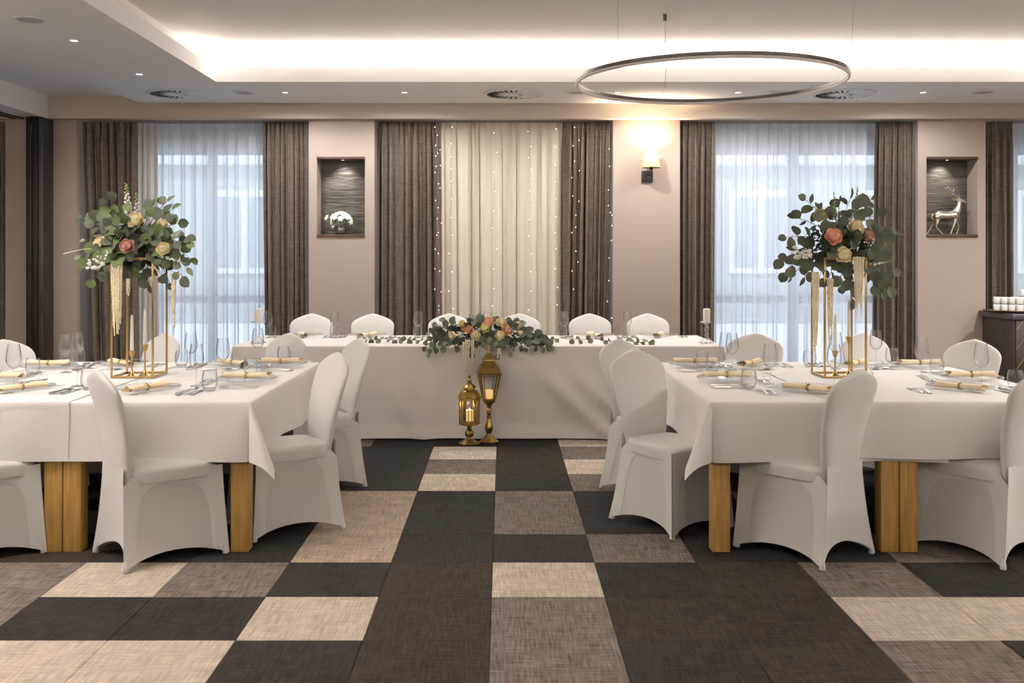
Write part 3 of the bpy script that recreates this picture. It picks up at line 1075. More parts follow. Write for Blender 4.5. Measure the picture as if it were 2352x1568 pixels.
# ================================================================= TABLEWARE
def glass_meshes():
    d = {}
    d['bowl'] = MB().lathe([(.004, .098), (.016, .103), (.030, .116), (.0385, .134), (.0410, .150), (.0395, .175), (.0350, .205), (.0300, .236), (.0292, .236), (.0342, .205), (.0387, .175), (.0402, .150), (.0377, .135), (.0292, .118), (.016, .106), (.0003, .103)], 28).mesh('bowl', M_GLASS, angle=70)
    d['stem'] = MB().lathe([(.0003, .1035), (.006, .103), (.0045, .092), (.0033, .07), (.0033, .03), (.0045, .012), (.008, .006)], 12).mesh('stem', M_GLASSBOT)
    d['foot'] = MB().lathe([(.006, .008), (.018, .004), (.034, .0015), (.0345, .0005), (.0003, .0)], 28).mesh('foot', M_GLASSBOT, angle=60)
    d['tumbler'] = MB().lathe([(.024, .0), (.030, .003), (.038, .018), (.0425, .040), (.0430, .055), (.0405, .078), (.0350, .103), (.0340, .1035), (.0393, .078), (.0417, .055), (.0412, .041), (.0367, .020), (.028, .011), (.0003, .009)], 28).mesh('tumbler', M_GLASS, angle=70)
    d['tumbler_base'] = MB().lathe([(.0003, .0), (.024, .0), (.030, .003), (.0335, .010), (.0003, .0095)], 28).mesh('base', M_GLASSBOT, angle=50)
    d['charger'] = MB().lathe([(.0003, .003), (.085, .003), (.105, .006), (.150, .019), (.166, .022), (.167, .024), (.150, .022), (.105, .009), (.085, .006), (.0003, .006)], 48).mesh('charger', M_CHARGER, angle=70)
    b = MB()
    for k in range(56):
        a = 2 * pi * k / 56
        b.ball((.167 * cos(a), .167 * sin(a), .0245), .0062, 5, 3)
    d['beads'] = b.mesh('beaded_rim', M_CRYSTAL)

    def strip(sections):
        """flat cutlery body: (y, half width, z, thickness)"""
        m = MB()
        vs, fs = [], []
        for y, w, z, t in sections:
            vs += [(-w, y, z), (w, y, z), (w * .8, y, z + t), (-w * .8, y, z + t)]
        for i in range(len(sections) - 1):
            o = i * 4
            for k in range(4):
                fs.append((o + k, o + (k + 1) % 4, o + 4 + (k + 1) % 4, o + 4 + k))
        fs += [(3, 2, 1, 0), tuple(len(vs) - 4 + k for k in range(4))]
        return m.add(vs, fs)
    hd = [(-.105, .006, .002, .003), (-.10, .0095, .002, .003), (-.06, .008, .003, .0035), (-.01, .0045, .008, .0035), (.03, .0035, .008, .003)]
    f = strip(hd + [(.045, .008, .006, .002), (.055, .0115, .004, .0018), (.068, .0120, .0025, .0018)])
    for k in range(4):
        x = -.0098 + .0065 * k
        f.box(x - .0019, x + .0019, .066, .105, .002, .0042)
    d['fork'] = f.mesh('fork', M_STEEL)
    kn = strip([(-.115, .006, .001, .005), (-.11, .0095, .001, .007), (-.05, .0085, .001, .007), (-.012, .006, .001, .006), (-.008, .0075, .002, .003), (.05, .0100, .002, .0018), (.09, .0095, .002, .0016), (.112, .004, .002, .0014)])
    d['knife'] = kn.mesh('knife', M_STEEL)
    sp = strip(hd + [(.042, .004, .005, .003)])

    def bowl(u, v):
        a = 2 * pi * u
        r = v
        x, y = .0205 * r * cos(a), .068 + .033 * r * sin(a)
        return Vector((x, y, .0015 + .0085 * r * r))
    sp.grid(bowl, 16, 4, True)
    d['spoon'] = sp.mesh('spoon', M_STEEL)

    def nap(u, v):
        y = -.135 + .27 * v
        e = abs(v - .5) * 2
        w = .017 + .016 * e ** 1.3
        h = .016 + .002 * e
        a = 2 * pi * u
        fl = 1 + .10 * sin(3 * a + 2) * e
        return Vector((w * fl * cos(a), y + .012 * e * sin(2 * a) * (1 if v > .5 else -1), h + h * fl * sin(a) * .92))
    n = MB()
    n.grid(nap, 16, 12, True)
    d['napkin'] = n.mesh('napkin', M_NAPKIN, angle=180)
    d['fold'] = MB().add([(-.02, -.13, .014), (.018, -.13, .02), (.010, .12, .030), (-.012, .128, .026), (-.02, -.13, .016), (.018, -.13, .022), (.010, .12, .032), (-.012, .128, .028)],
                         [(0, 1, 2, 3), (7, 6, 5, 4), (0, 4, 5, 1), (1, 5, 6, 2), (2, 6, 7, 3), (3, 7, 4, 0)]).mesh('fold', M_NAPKIN, False)
    d['ring'] = MB().lathe([(.0185, -.007), (.0205, -.004), (.0205, .004), (.0185, .007), (.0178, 0), (.0185, -.007)], 20, Matrix.Translation((0, 0, .0165)) @ Matrix.Rotation(pi / 2, 4, 'X')).mesh('napkin_ring', M_GOLD)
    return d


GM = glass_meshes()
rs = random.Random(77)


def put(name, label, cat, group, me, loc, rz, parts=()):
    o = link(name, me)
    o.location = loc
    o.rotation_euler = (0, 0, rz)
    tag(o, label, cat, group)
    for pn, pm in parts:
        link(pn, pm, o)
    return o


def wine(loc, rz, label, group):
    t = thing('wine_glass', label, 'wine glass', loc, rz, group)
    link('bowl', GM['bowl'], t)
    link('stem', GM['stem'], t)
    link('foot', GM['foot'], t)


def setting(x, y, g, where, z, gname, turn=0.0, full=True, wo=(.21, .20), to=(.33, .05), glasses=True):
    """one place: charger, napkin, cutlery and two glasses; g is where the diner looks"""
    rz = math.atan2(-g[0], g[1])
    c, s = cos(rz), sin(rz)

    def w(lx, ly, dz=0.0):
        return (x + lx * c - ly * s, y + lx * s + ly * c, z + dz)
    j = lambda a: rs.uniform(-a, a)
    put('charger', 'clear beaded glass charger plate, %s' % where, 'plate', gname + ' chargers', GM['charger'], w(0, 0), rz, [('beaded_rim', GM['beads'])])
    put('napkin', 'cream rolled napkin with gold ring, %s' % where, 'napkin', gname + ' napkins', GM['napkin'], w(0, 0, .0235 if turn == 0 else .0065), rz + turn + j(.06), [('napkin_ring', GM['ring']), ('fold', GM['fold'])])
    cg = gname + ' cutlery'
    put('fork', 'outer steel fork, %s' % where, 'fork', cg, GM['fork'], w(-.245 + j(.006), -.02 + j(.01)), rz + j(.05))
    put('fork', 'inner steel fork, %s' % where, 'fork', cg, GM['fork'], w(-.205 + j(.006), -.015 + j(.01)), rz + j(.05))
    put('knife', 'inner steel knife, %s' % where, 'knife', cg, GM['knife'], w(.205 + j(.006), -.03 + j(.01)), rz + j(.05))
    put('spoon', 'steel soup spoon, %s' % where, 'spoon', cg, GM['spoon'], w(.240 + j(.006), -.02 + j(.01)), rz + j(.05))
    if full:
        put('knife', 'outer steel knife, %s' % where, 'knife', cg, GM['knife'], w(.275 + j(.006), -.03 + j(.01)), rz + j(.05))
        put('fork', 'steel dessert fork above plate, %s' % where, 'fork', cg, GM['fork'], w(j(.02), .205), rz - pi / 2 + j(.06))
        put('spoon', 'steel dessert spoon above plate, %s' % where, 'spoon', cg, GM['spoon'], w(.02 + j(.02), .24), rz + pi / 2 + j(.06))
    if glasses:
        wine(w(wo[0] + j(.008), wo[1] + j(.01)), rz + j(1), 'clear stemmed wine glass, %s' % where, gname + ' wine glasses')
        put('tumbler', 'clear water tumbler, %s' % where, 'tumbler', gname + ' tumblers', GM['tumbler'], w(to[0] + j(.008), to[1] + j(.01)), rz + j(1), [('base', GM['tumbler_base'])])


N_, S_, E_, W_ = (0, 1), (0, -1), (1, 0), (-1, 0)
LT = [(-1.913, 5.35, N_, 'front seat near the aisle', -.5), (-2.59, 5.36, N_, 'front seat near the post', -.5), (-1.48, 5.74, W_, 'aisle end, front seat', 0), (-1.462, 6.55, W_, 'aisle end, window seat', 0),
      (-2.53, 6.60, S_, 'window side seat near the post', .8), (-1.79, 6.60, S_, 'window side seat near the aisle', .8), (-2.91, 5.75, E_, 'post end, front seat', 0), (-2.93, 6.42, E_, 'post end, window seat', 0)]
for x, y, g, s, tr in LT:
    setting(x, y, g, s + ', partition-side table', ZTOP, 'partition-side table', tr)
RT = [(1.635, 5.33, N_, 'front seat near the aisle', .75), (2.47, 5.38, N_, 'front seat away from the aisle', .75), (1.30, 5.78, E_, 'aisle end, front seat', 0), (1.26, 6.55, E_, 'aisle end, window seat', 0),
      (1.64, 6.60, S_, 'window side seat near the aisle', -.7), (2.35, 6.61, S_, 'window side seat away from the aisle', -.7), (2.73, 5.80, W_, 'far end, front seat', 0), (2.70, 6.45, W_, 'far end, window seat', 0)]
for x, y, g, s, tr in RT:
    setting(x, y, g, s + ', sideboard-side table', ZTOP, 'sideboard-side table', tr)
HP = [-1.803, -1.22, -.475, .157, .835, 1.405]
for i, x in enumerate(HP):
    setting(x, 8.98, S_, '%s seat from the partition at the head table' % HS[i], ZTOP, 'head table', -.35 if i % 2 else .3, False, (.29, .10), (.30, -.02 + .02 * (i % 2)))

# ================================================================= GOLD STANDS AND TAPERS
ZS = 1.478


def stand(cx, cy, label):
    t = thing('flower_stand', label, 'stand', (cx, cy, ZTOP), 0, 'gold frame flower stands')
    h, b, H = .1225, .0055, ZS - ZTOP
    for sx_ in (-1, 1):
        for sy_ in (-1, 1):
            bevel_box('post', M_GOLD, sx_ * h - b, sx_ * h + b, sy_ * h - b, sy_ * h + b, 0, H - .004, .0012, t)
    for z0, nm in ((0, 'bottom_bar'), (H - .011 - .004, 'top_bar')):
        for s in (-1, 1):
            bevel_box(nm, M_GOLD, -h + b, h - b, s * h - b, s * h + b, z0, z0 + .011, .001, t)
            bevel_box(nm, M_GOLD, s * h - b, s * h + b, -h + b, h - b, z0, z0 + .011, .001, t)
    bevel_box('top_plate', M_GOLD, -h - b, h + b, -h - b, h + b, H - .004, H, .001, t)
    return t


stand(-2.205, 6.045, 'tall gold wire box stand carrying flowers, near the dark partition')
stand(2.037, 6.045, 'tall gold wire box stand carrying flowers, before the sheer near the deer niche')


def taper(px, Y, ycup, ytop, s):
    p = at(px, 590, Y)
    zc = CZ - (ycup - 590) * Y / F
    zt = CZ - (ytop - 590) * Y / F
    h = zc - ZTOP
    t = thing('candle_holder', 'slim gold taper candle holder, ' + s, 'candle holder', (p.x, Y, ZTOP), 0, 'gold taper holders')
    MB().lathe([(.036, 0), (.036, .004), (.026, .009), (.014, .018), (.007, .034)], 24, None, True).build('base', M_GOLD, t)
    MB().lathe([(.007, .034), (.0045, .05), (.0045, h - .05), (.006, h - .04)], 12).build('stem', M_GOLD, t)
    MB().lathe([(.006, h - .04), (.011, h - .034), (.0165, h - .012), (.0185, h - .008), (.0185, h), (.0145, h), (.012, h - .025), (.0005, h - .026)], 20).build('cup', M_GOLD, t)
    c = tag(MB().lathe([(.0118, 0), (.0118, .02), (.0085, zt - zc + .005), (.004, zt - zc + .024), (.0005, zt - zc + .025)], 16, None, True).build('taper_candle', M_WAX, None, (p.x, Y, zc - .0255)),
            'unlit ivory taper candle in the gold holder, ' + s, 'candle', 'ivory taper candles')
    MB().tube([(0, 0, zt - zc + .024), (.001, 0, zt - zc + .034)], .001, 5).build('wick', M_BLACK, c)


taper(303, 5.985, 805, 722, 'shorter one by the post-side stand')
taper(333, 6.035, 791, 708, 'taller one by the post-side stand')
taper(1918, 6.00, 805, 722, 'shorter one by the deer-side stand')
taper(1950, 6.04, 773, 690, 'taller one by the deer-side stand')

for px, s in ((593, 'partition end'), (1623, 'sideboard end')):
    Y = 8.36
    p = at(px, 590, Y)
    t = thing('candlestick', 'clear glass candlestick on the head table, ' + s, 'candle holder', (p.x, Y, ZTOP), 0, 'glass candlesticks')
    MB().lathe([(.0005, .0), (.062, 0), (.066, .004), (.050, .012), (.030, .030), (.016, .048), (.014, .055)], 28).build('base', M_CRYSTAL, t)
    MB().lathe([(.014, .055), (.020, .064), (.021, .074), (.014, .085), (.013, .092), (.019, .102), (.022, .120), (.017, .138), (.012, .146)], 20).build('stem', M_CRYSTAL, t)
    MB().lathe([(.012, .146), (.016, .156), (.030, .166), (.058, .176), (.060, .179), (.030, .171), (.0005, .170)], 28).build('dish', M_CRYSTAL, t)
    c = tag(MB().lathe([(.0005, 0), (.0275, 0), (.0295, .003), (.0295, .108), (.027, .114), (.012, .118), (.0005, .117)], 28).build('pillar_candle', M_WAX, None, (p.x, Y, ZTOP + .1712)),
            'white pillar candle standing on the glass candlestick, ' + s, 'candle', 'white pillar candles')
    MB().tube([(0, 0, .116), (.001, 0, .124), (.005, 0, .132)], .0012, 5).build('wick', M_BLACK, c)


# ================================================================= LANTERNS
def sq(r, z):
    return (r * 2 ** .5, z)


def lantern_small():
    p = at(1078, 590, 7.9)
    t = thing('lantern', 'short six-sided antique brass lantern with a lit candle on the carpet', 'lantern', (p.x, 7.9, 0), .12, 'brass lanterns')
    MB().lathe([(.0005, 0), (.084, 0), (.086, .006), (.078, .012), (.064, .017), (.056, .026), (.030, .034), (.021, .044), (.018, .052), (.030, .060), (.036, .078), (.035, .092), (.024, .108), (.018, .114), (.019, .140), (.028, .145), (.03, .152)], 32).build('pedestal', M_BRASS, t)
    hexp = lambda prof, nm, **k: MB().lathe(prof, 6, None, **k).build(nm, M_BRASS, t, angle=25)
    hexp([(.001, .150), (.074, .150), (.083, .158), (.083, .178), (.076, .180), (.001, .180)], 'floor_ring')
    for k in range(6):
        a = 2 * pi * k / 6
        x, y = .077 * cos(a), .077 * sin(a)
        MB().tube([(x, y, .178), (x, y, .362)], .0055, 6).build('post', M_BRASS, t)
        a2 = a + 2 * pi / 6
        q0, q1 = Vector((x, y, 0)), Vector((.077 * cos(a2), .077 * sin(a2), 0))
        g = MB()
        d = (q1 - q0) * .08
        A, B = q0 + d, q1 - d
        g.add([A + Vector((0, 0, .18)), B + Vector((0, 0, .18)), B + Vector((0, 0, .36)), A + Vector((0, 0, .36))], [(0, 1, 2, 3)])
        g.build('pane', M_PANE, t, smooth=False)
        s = MB()
        for f in (.33, .67):
            m_ = q0 * (1 - f) + q1 * f
            s.tube([m_ + Vector((0, 0, .18)), m_ + Vector((0, 0, .36))], .0026, 5)
        n = 6
        pts = []
        for i in range(n + 1):
            f = i / n
            m_ = q0 * (1 - f) + q1 * f
            pts.append(m_ + Vector((0, 0, .345 + .012 * abs(sin(pi * f * 3)))))
        s.tube(pts, .0035, 5)
        s.build('tracery', M_BRASS, t)
    hexp([(.074, .352), (.083, .356), (.095, .362), (.096, .370), (.088, .376), (.082, .392), (.070, .412), (.054, .426), (.044, .430)], 'roof')
    MB().lathe([(.044, .428), (.042, .444), (.056, .447), (.052, .452), (.034, .464), (.022, .478), (.016, .488), (.010, .492), (.019, .500), (.020, .507), (.010, .514), (.008, .520), (.012, .528), (.008, .534), (.009, .540), (.0005, .541)], 24).build('finial', M_BRASS, t)
    c = tag(MB().lathe([(.0005, 0), (.032, 0), (.032, .082), (.024, .088), (.018, .076), (.0005, .074)], 24).build('pillar_candle', M_WAXLIT, None, (p.x, 7.9, .1815)), 'glowing pillar candle inside the short brass lantern', 'candle')
    MB().lathe([(.0005, .076), (.006, .084), (.005, .094), (.0005, .104)], 10).build('flame', M_FLAME, c)
    l = bpy.data.lights.new('candle_light', 'POINT')
    l.energy, l.color, l.shadow_soft_size = .10, (1, .62, .28), .01
    o = bpy.data.objects.new('candle_light', l)
    o.location = (p.x, 7.9, .305)
    COL.objects.link(o)


def lantern_tall():
    p = at(1123, 590, 7.97)
    t = thing('lantern', 'tall four-sided antique brass lantern on a turned foot before the head table', 'lantern', (p.x, 7.97, 0), .14, 'brass lanterns')
    MB().lathe([(.0005, 0), (.078, 0), (.080, .006), (.072, .012), (.060, .020), (.052, .030), (.034, .042), (.032, .050), (.022, .060), (.018, .070), (.027, .084), (.033, .110), (.032, .125), (.024, .150), (.016, .175), (.015, .195), (.021, .200), (.021, .208), (.014, .213), (.018, .225), (.020, .236), (.015, .243), (.021, .250), (.021, .262), (.017, .270), (.020, .285), (.026, .300), (.033, .310), (.036, .322)], 32).build('pedestal', M_BRASS, t)
    R4 = pi / 4
    q = lambda prof, nm: MB().lathe([sq(*a) for a in prof], 4, None, rot=R4).build(nm, M_BRASS, t, angle=25)
    q([(.001, .318), (.040, .318), (.046, .326), (.047, .345), (.042, .348), (.001, .348)], 'floor_ring')
    zb, zt_, rb, rt = .345, .552, .0445, .083
    for k in range(4):
        a = R4 + k * pi / 2
        e = Vector((cos(a), sin(a), 0)) * 2 ** .5
        e2 = Vector((cos(a + pi / 2), sin(a + pi / 2), 0)) * 2 ** .5
        A, B = e * rb + Vector((0, 0, zb)), e * rt + Vector((0, 0, zt_))
        C_, D = e2 * rb + Vector((0, 0, zb)), e2 * rt + Vector((0, 0, zt_))
        MB().tube([A, B], .0065, 6).build('post', M_BRASS, t)
        f = .12
        MB().add([A * (1 - f) + C_ * f, C_ * (1 - f) + A * f, D * (1 - f) + B * f, B * (1 - f) + D * f], [(0, 1, 2, 3)]).build('pane', M_PANE, t, smooth=False)
        s = MB()
        for lo in (.16, .84):
            s.tube([A * (1 - lo) + C_ * lo, B * (1 - lo) + D * lo], .003, 5)
        s.tube([B * .99 + Vector((0, 0, -.008)), D * .99 + Vector((0, 0, -.008))], .005, 5)
        s.build('frame', M_BRASS, t)
    q([(.080, .548), (.090, .552), (.092, .558), (.090, .562), (.082, .575), (.070, .597), (.058, .622), (.050, .632), (.043, .634), (.043, .652), (.053, .655), (.052, .660), (.040, .676), (.026, .700), (.020, .708), (.010, .712)], 'roof')
    MB().lathe([(.012, .708), (.017, .716), (.015, .724), (.009, .728), (.013, .736), (.012, .744), (.007, .750), (.009, .760), (.006, .770), (.0005, .774)], 16).build('finial', M_BRASS, t)
    c = tag(MB().lathe([(.0005, 0), (.032, 0), (.032, .062), (.026, .070), (.016, .064), (.0005, .062)], 24).build('pillar_candle', M_WAXLIT, None, (p.x, 7.97, .3492)), 'pillar candle inside the tall brass lantern', 'candle')
    MB().tube([(0, 0, .062), (0, 0, .07)], .0012, 5).build('wick', M_BLACK, c)


lantern_small()
lantern_tall()

# ================================================================= NICHES
sl = principled('niche_lens', (1, 1, 1), 0.5, emit=((1, .93, .85), 8.0))
for px, s in ((787, 'white flower niche'), (2175, 'deer niche')):
    X = P(px, 10.4)
    t = thing('niche_spotlight', 'tiny lit spotlight in the top board of the ' + s, 'spotlight', (X, 10.40, NZ1 - .020), 0, 'niche spotlights')
    MB().lathe([(.016, 0), (.018, -.003), (.021, -.003), (.022, 0)], 16).build('trim_ring', M_STEEL, t)
    MB().lathe([(.0005, -.001), (.016, -.001)], 16).build('lens', sl, t)
    spot_lamp((X, 10.40, NZ1 - .03), 2.3, (1, .90, .78), 100, .9, (.02 if px < 1000 else -.12, .42, -1), .012)


def blossom_mesh(mat, n=6, r=.03):
    m = MB()
    for k in range(n):
        a = 2 * pi * k / n

        def pet(u, v):
            w = .42 * sin(pi * min(1, .12 + v * .86)) * r
            x = (u - .5) * 2 * w
            d = r * v
            z = .55 * r * v - .35 * r * v ** 3 + .25 * abs(u - .5) * r
            return Vector((d * cos(a) - x * sin(a), d * sin(a) + x * cos(a), z))
        m.grid(pet, 2, 3)
    m.ball((0, 0, .006), .006, 6, 3)
    return m.mesh('blossom', mat, angle=180)


def orient(loc, direction, spin=0.0, sc=1.0):
    q = Vector(direction).to_track_quat('Z', 'Y')
    return Matrix.Translation(loc) @ q.to_matrix().to_4x4() @ Matrix.Rotation(spin, 4, 'Z') @ Matrix.Scale(sc, 4)


def leaf_mesh(mat, L=.06, Wd=.055, round_=True, fold=.25):
    m = MB()
    n = 5
    out = []
    for i in range(n + 1):
        t = i / n
        w = Wd * .5 * (sin(pi * t) ** (.55 if round_ else .8)) * (1 if round_ else (1 - .35 * t))
        y = L * (t + .05)
        z = -.18 * L * t * t
        out.append(((-w, y, z + fold * w), (0, y, z), (w, y, z + fold * w)))
    vs = [p for r in out for p in r]
    fs = []
    for i in range(n):
        a = i * 3
        fs += [(a, a + 1, a + 4, a + 3), (a + 1, a + 2, a + 5, a + 4)]
    m.add(vs, fs)
    m.tube([(0, -.012, .002), (0, L * .08, 0)], .0012, 4)
    return m.mesh('leaf', mat, angle=180)


LEAVES = [leaf_mesh(M_LEAF[0]), leaf_mesh(M_LEAF[1]), leaf_mesh(M_LEAF[2], .055, .052), leaf_mesh(M_LEAF[3], .062, .058), leaf_mesh(M_LEAF[4], .055, .036, False), leaf_mesh(M_LEAF[0], .05, .026, False)]


def leaf_matrix(p, d, nrm, sc):
    y = Vector(d).normalized()
    z = Vector(nrm)
    z = (z - y * z.dot(y))
    z = z.normalized() if z.length > 1e-5 else y.orthogonal().normalized()
    x = y.cross(z)
    M = Matrix((x, y, z)).transposed().to_4x4()
    return Matrix.Translation(p) @ M @ Matrix.Scale(sc, 4)


def petal_mesh(mat):
    m = MB()

    def f(u, v):
        x = (u - .5)
        w = .030 * (1 - .25 * (1 - v) ** 2) * (1 if v < .8 else 1 - (v - .8) * 1.6)
        a = x * 1.9
        r = .014 + .0115 * min(1, v * 1.6) + (.008 * max(0, v - .7) ** 1.5 * 5)
        return Vector((r * sin(a) * w / .028, r * cos(a), .034 * v - .012 * abs(x) ** 2 * v))
    m.grid(f, 4, 4)
    return m.mesh('petal', mat, angle=180)


PETALS = {k: petal_mesh(m) for k, m in M_PETAL.items()}
CORES = {}
for k, m in M_PETAL.items():
    b = MB()
    pf = [(.0005, .0), (.012, .001), (.020, .008), (.0245, .018), (.0245, .027), (.0225, .0325), (.0205, .0315), (.0195, .029), (.0180, .0345), (.0160, .0350), (.0145, .0310), (.0125, .0360), (.0105, .0362), (.0090, .0325), (.0070, .0370), (.0045, .0372), (.0025, .0335), (.0004, .0330)]

    def cf(u, v):
        q = v * (len(pf) - 1)
        i = min(int(q), len(pf) - 2)
        f = q - i
        r = pf[i][0] * (1 - f) + pf[i + 1][0] * f
        z = pf[i][1] * (1 - f) + pf[i + 1][1] * f
        a = 2 * pi * u
        w = 1 + .10 * sin(3 * a + q * 1.9) * min(1, z / .03)
        return Vector((r * w * cos(a), r * w * sin(a), z + .0018 * sin(2 * a + q * 2.3) * (z > .02)))
    b.grid(cf, 22, 34, True)
    CORES[k] = b.mesh('rose', m, angle=180)


def rose(parent, loc, direction, colr, sc=1.0, seed=0):
    rr = random.Random(seed)
    c = link('rose', CORES[colr], parent, None, orient(loc, direction, rr.uniform(0, 6), sc))
    for n, lean, s, off, h in ((4, .02, 1.0, .3, -.001), (5, .16, 1.06, .8, -.004), (5, .42, 1.08, .2, -.006)):
        for k in range(n):
            a = 2 * pi * k / n + off + rr.uniform(-.15, .15)
            M = Matrix.Rotation(a, 4, 'Z') @ Matrix.Translation((0, 0, h)) @ Matrix.Rotation(-lean + rr.uniform(-.08, .08), 4, 'X') @ Matrix.Scale(s, 4)
            link('petal', PETALS[colr], c, None, M)
    return c


def branch(parent, base, tip, rr, leaves, kinds, sag=.0, sc=(.8, 1.15), start=.25, toward=Vector((0, -1, .25)), rad=.0022, spread=.9):
    """curved stem with leaves along it, all in the parent's own space"""
    base, tip = Vector(base), Vector(tip)
    mid = (base + tip) / 2 + Vector((0, 0, sag + .12 * (tip - base).length))
    q = lambda t: base * (1 - t) ** 2 + mid * 2 * t * (1 - t) + tip * t * t
    n = 8
    MB().tube([q(i / n) for i in range(n + 1)], [rad * (1.3 - .8 * i / n) for i in range(n + 1)], 5).build('stem', M_STEM, parent)
    for k in range(leaves):
        t = start + (1 - start) * (k + .5) / leaves + rr.uniform(-.03, .03)
        t = min(max(t, 0), 1)
        p = q(t)
        tg = (q(min(1, t + .05)) - q(max(0, t - .05)))
        tg = tg.normalized() if tg.length > 1e-6 else Vector((0, 0, 1))
        side = tg.cross(toward).normalized() * (1 if k % 2 else -1)
        d = tg * rr.uniform(.3, .9) + side * spread * rr.uniform(.6, 1.1) + Vector((rr.uniform(-.3, .3), rr.uniform(-.3, .3), rr.uniform(-.4, .2)))
        if k == leaves - 1:
            d = tg + Vector((rr.uniform(-.2, .2), 0, rr.uniform(-.2, .2)))
        nm = toward + Vector((rr.uniform(-.8, .8), rr.uniform(-.5, .5), rr.uniform(-.5, .9)))
        link('leaf', LEAVES[rr.choice(kinds)], parent, None, leaf_matrix(p, d, nm, rr.uniform(*sc) * (1 - .35 * max(0, t - .6))))


def foliage_core(parent, c, rad, n, rr, mat=M_MOSS, size=(.02, .045)):
    m = MB()
    for i in range(n):
        v = Vector((rr.gauss(0, 1), rr.gauss(0, 1), rr.gauss(0, 1))).normalized() * rr.uniform(.45, 1) ** .5
        p = Vector(c) + Vector((v.x * rad[0], v.y * rad[1], v.z * rad[2]))
        s = rr.uniform(*size)
        d = (v + Vector((rr.uniform(-.8, .8), rr.uniform(-.8, .8), rr.uniform(-.5, .8)))).normalized()
        e = d.orthogonal().normalized() * s * .4
        k = d.cross(e).normalized() * s * .12
        m.add([p, p + d * s * .5 + e + k, p + d * s, p + d * s * .5 - e + k], [(0, 1, 2), (0, 2, 3)])
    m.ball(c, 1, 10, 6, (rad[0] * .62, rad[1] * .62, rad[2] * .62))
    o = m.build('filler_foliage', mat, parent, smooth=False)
    o['kind'] = 'stuff'
    return o


M_BUD = principled('bud_green', (.36, .42, .17), .6)


def spike(parent, base, tip, rr, n=26, col='white', s0=.014):
    """snapdragon or delphinium spike: buds round an upright stem"""
    base, tip = Vector(base), Vector(tip)
    MB().tube([base, tip], [.003, .0015], 5).build('stem', M_STEM, parent)
    m, g = MB(), MB()
    for i in range(n):
        t = .25 + .75 * i / n
        a = i * 2.4
        r = s0 * 1.5 * (1.15 - t)
        c = base.lerp(tip, t) + Vector((r * cos(a), r * sin(a), 0))
        q = s0 * (1.2 - .85 * t)
        (m if t < .78 else g).ball(c, q, 6, 4, (1, 1, .8))
    m.build('flower_spike', M_PETAL[col], parent)
    g.build('bud_tip', M_BUD, parent)


def cluster(parent, c, rad, n, rr, col='white', s=.010):
    m = MB()
    for i in range(n):
        v = Vector((rr.uniform(-1, 1), rr.uniform(-1, .3), rr.uniform(-1, 1)))
        m.ball(Vector(c) + Vector((v.x * rad, v.y * rad, v.z * rad * .7)), s * rr.uniform(.6, 1.2), 6, 4, (1, 1, .7))
    m.build('blossom_cluster', M_PETAL[col], parent)


def tassel(parent, top, length, width, rr, strands=6):
    for k in range(strands):
        x = (k / max(1, strands - 1) - .5) * width
        ln = length * rr.uniform(.6, 1.0)
        n = max(14, int(ln / .010))
        pts, rad = [], []
        for i in range(n + 1):
            t = i / n
            pts.append(Vector(top) + Vector((x * (1 - .4 * t) + rr.uniform(-.0015, .0015), rr.uniform(-.004, .004) + .006 * sin(k * 2), -ln * t)))
            rad.append((.0068 if i % 2 else .0048) * rr.uniform(.8, 1.2) * (1 - .65 * t ** 2) + .0008)
        MB().tube(pts, rad, 6).build('amaranth_tassel', M_TASSEL, parent)


def tall_arrangement(cx, cy, label, tips, roses, seed, extras, sym):
    rr = random.Random(seed)
    t = thing('flower_arrangement', label, 'flower arrangement', (cx, cy, ZS), 0, 'tall flower arrangements')
    o = Vector((cx, cy, ZS))
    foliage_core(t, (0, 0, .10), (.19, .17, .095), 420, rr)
    MB().lathe([(.0005, .0005), (.10, .0005), (.11, .03), (.0005, .05)], 16).build('flower_foam', M_MOSS, t)
    for px, py in tips:
        Y = cy + rr.uniform(-.20, .12)
        tip = at(px, py, Y) - o
        base = Vector((tip.x * .15, (Y - cy) * .4, .06 + max(-.02, min(.10, tip.z * .3))))
        ln = (tip - base).length
        branch(t, base, tip, rr, max(4, int(ln / .048)), sym, 0 if py < 600 else .07, (.95, 1.45), .3)
    # short sprays that fill the face turned to the room
    for i in range(15):
        a = rr.uniform(-1.3, 1.3)
        tip = Vector((sin(a) * rr.uniform(.10, .27), -rr.uniform(.13, .24), rr.uniform(-.02, .24)))
        branch(t, (tip.x * .3, -.05, .08), tip, rr, 4, sym, 0, (.95, 1.4), .45)
    for px, py, dy, c, s in roses:
        p = at(px, py, cy + dy) - o
        rose(t, p - Vector((0, -.02, 0)), Vector((p.x * 1.2, -1, .15 + p.z * .8)), c, s, px)
    extras(t, o, rr)
    return t


TIPS_L = [(185, 500), (192, 552), (182, 588), (183, 620), (208, 648), (236, 640), (262, 660), (300, 650), (330, 652), (345, 664), (372, 640), (392, 655), (422, 640), (432, 618), (446, 602),
          (436, 560), (430, 545), (414, 512), (400, 478), (388, 458), (352, 470), (262, 458), (242, 470), (215, 508)]
ROSES_L = [(310, 508, -.14, 'cream', 1.15), (229, 560, -.17, 'cream', 1.0), (373, 572, -.20, 'cream', .95), (371, 517, -.10, 'cream', .8), (291, 566, -.21, 'pink', 1.05)]


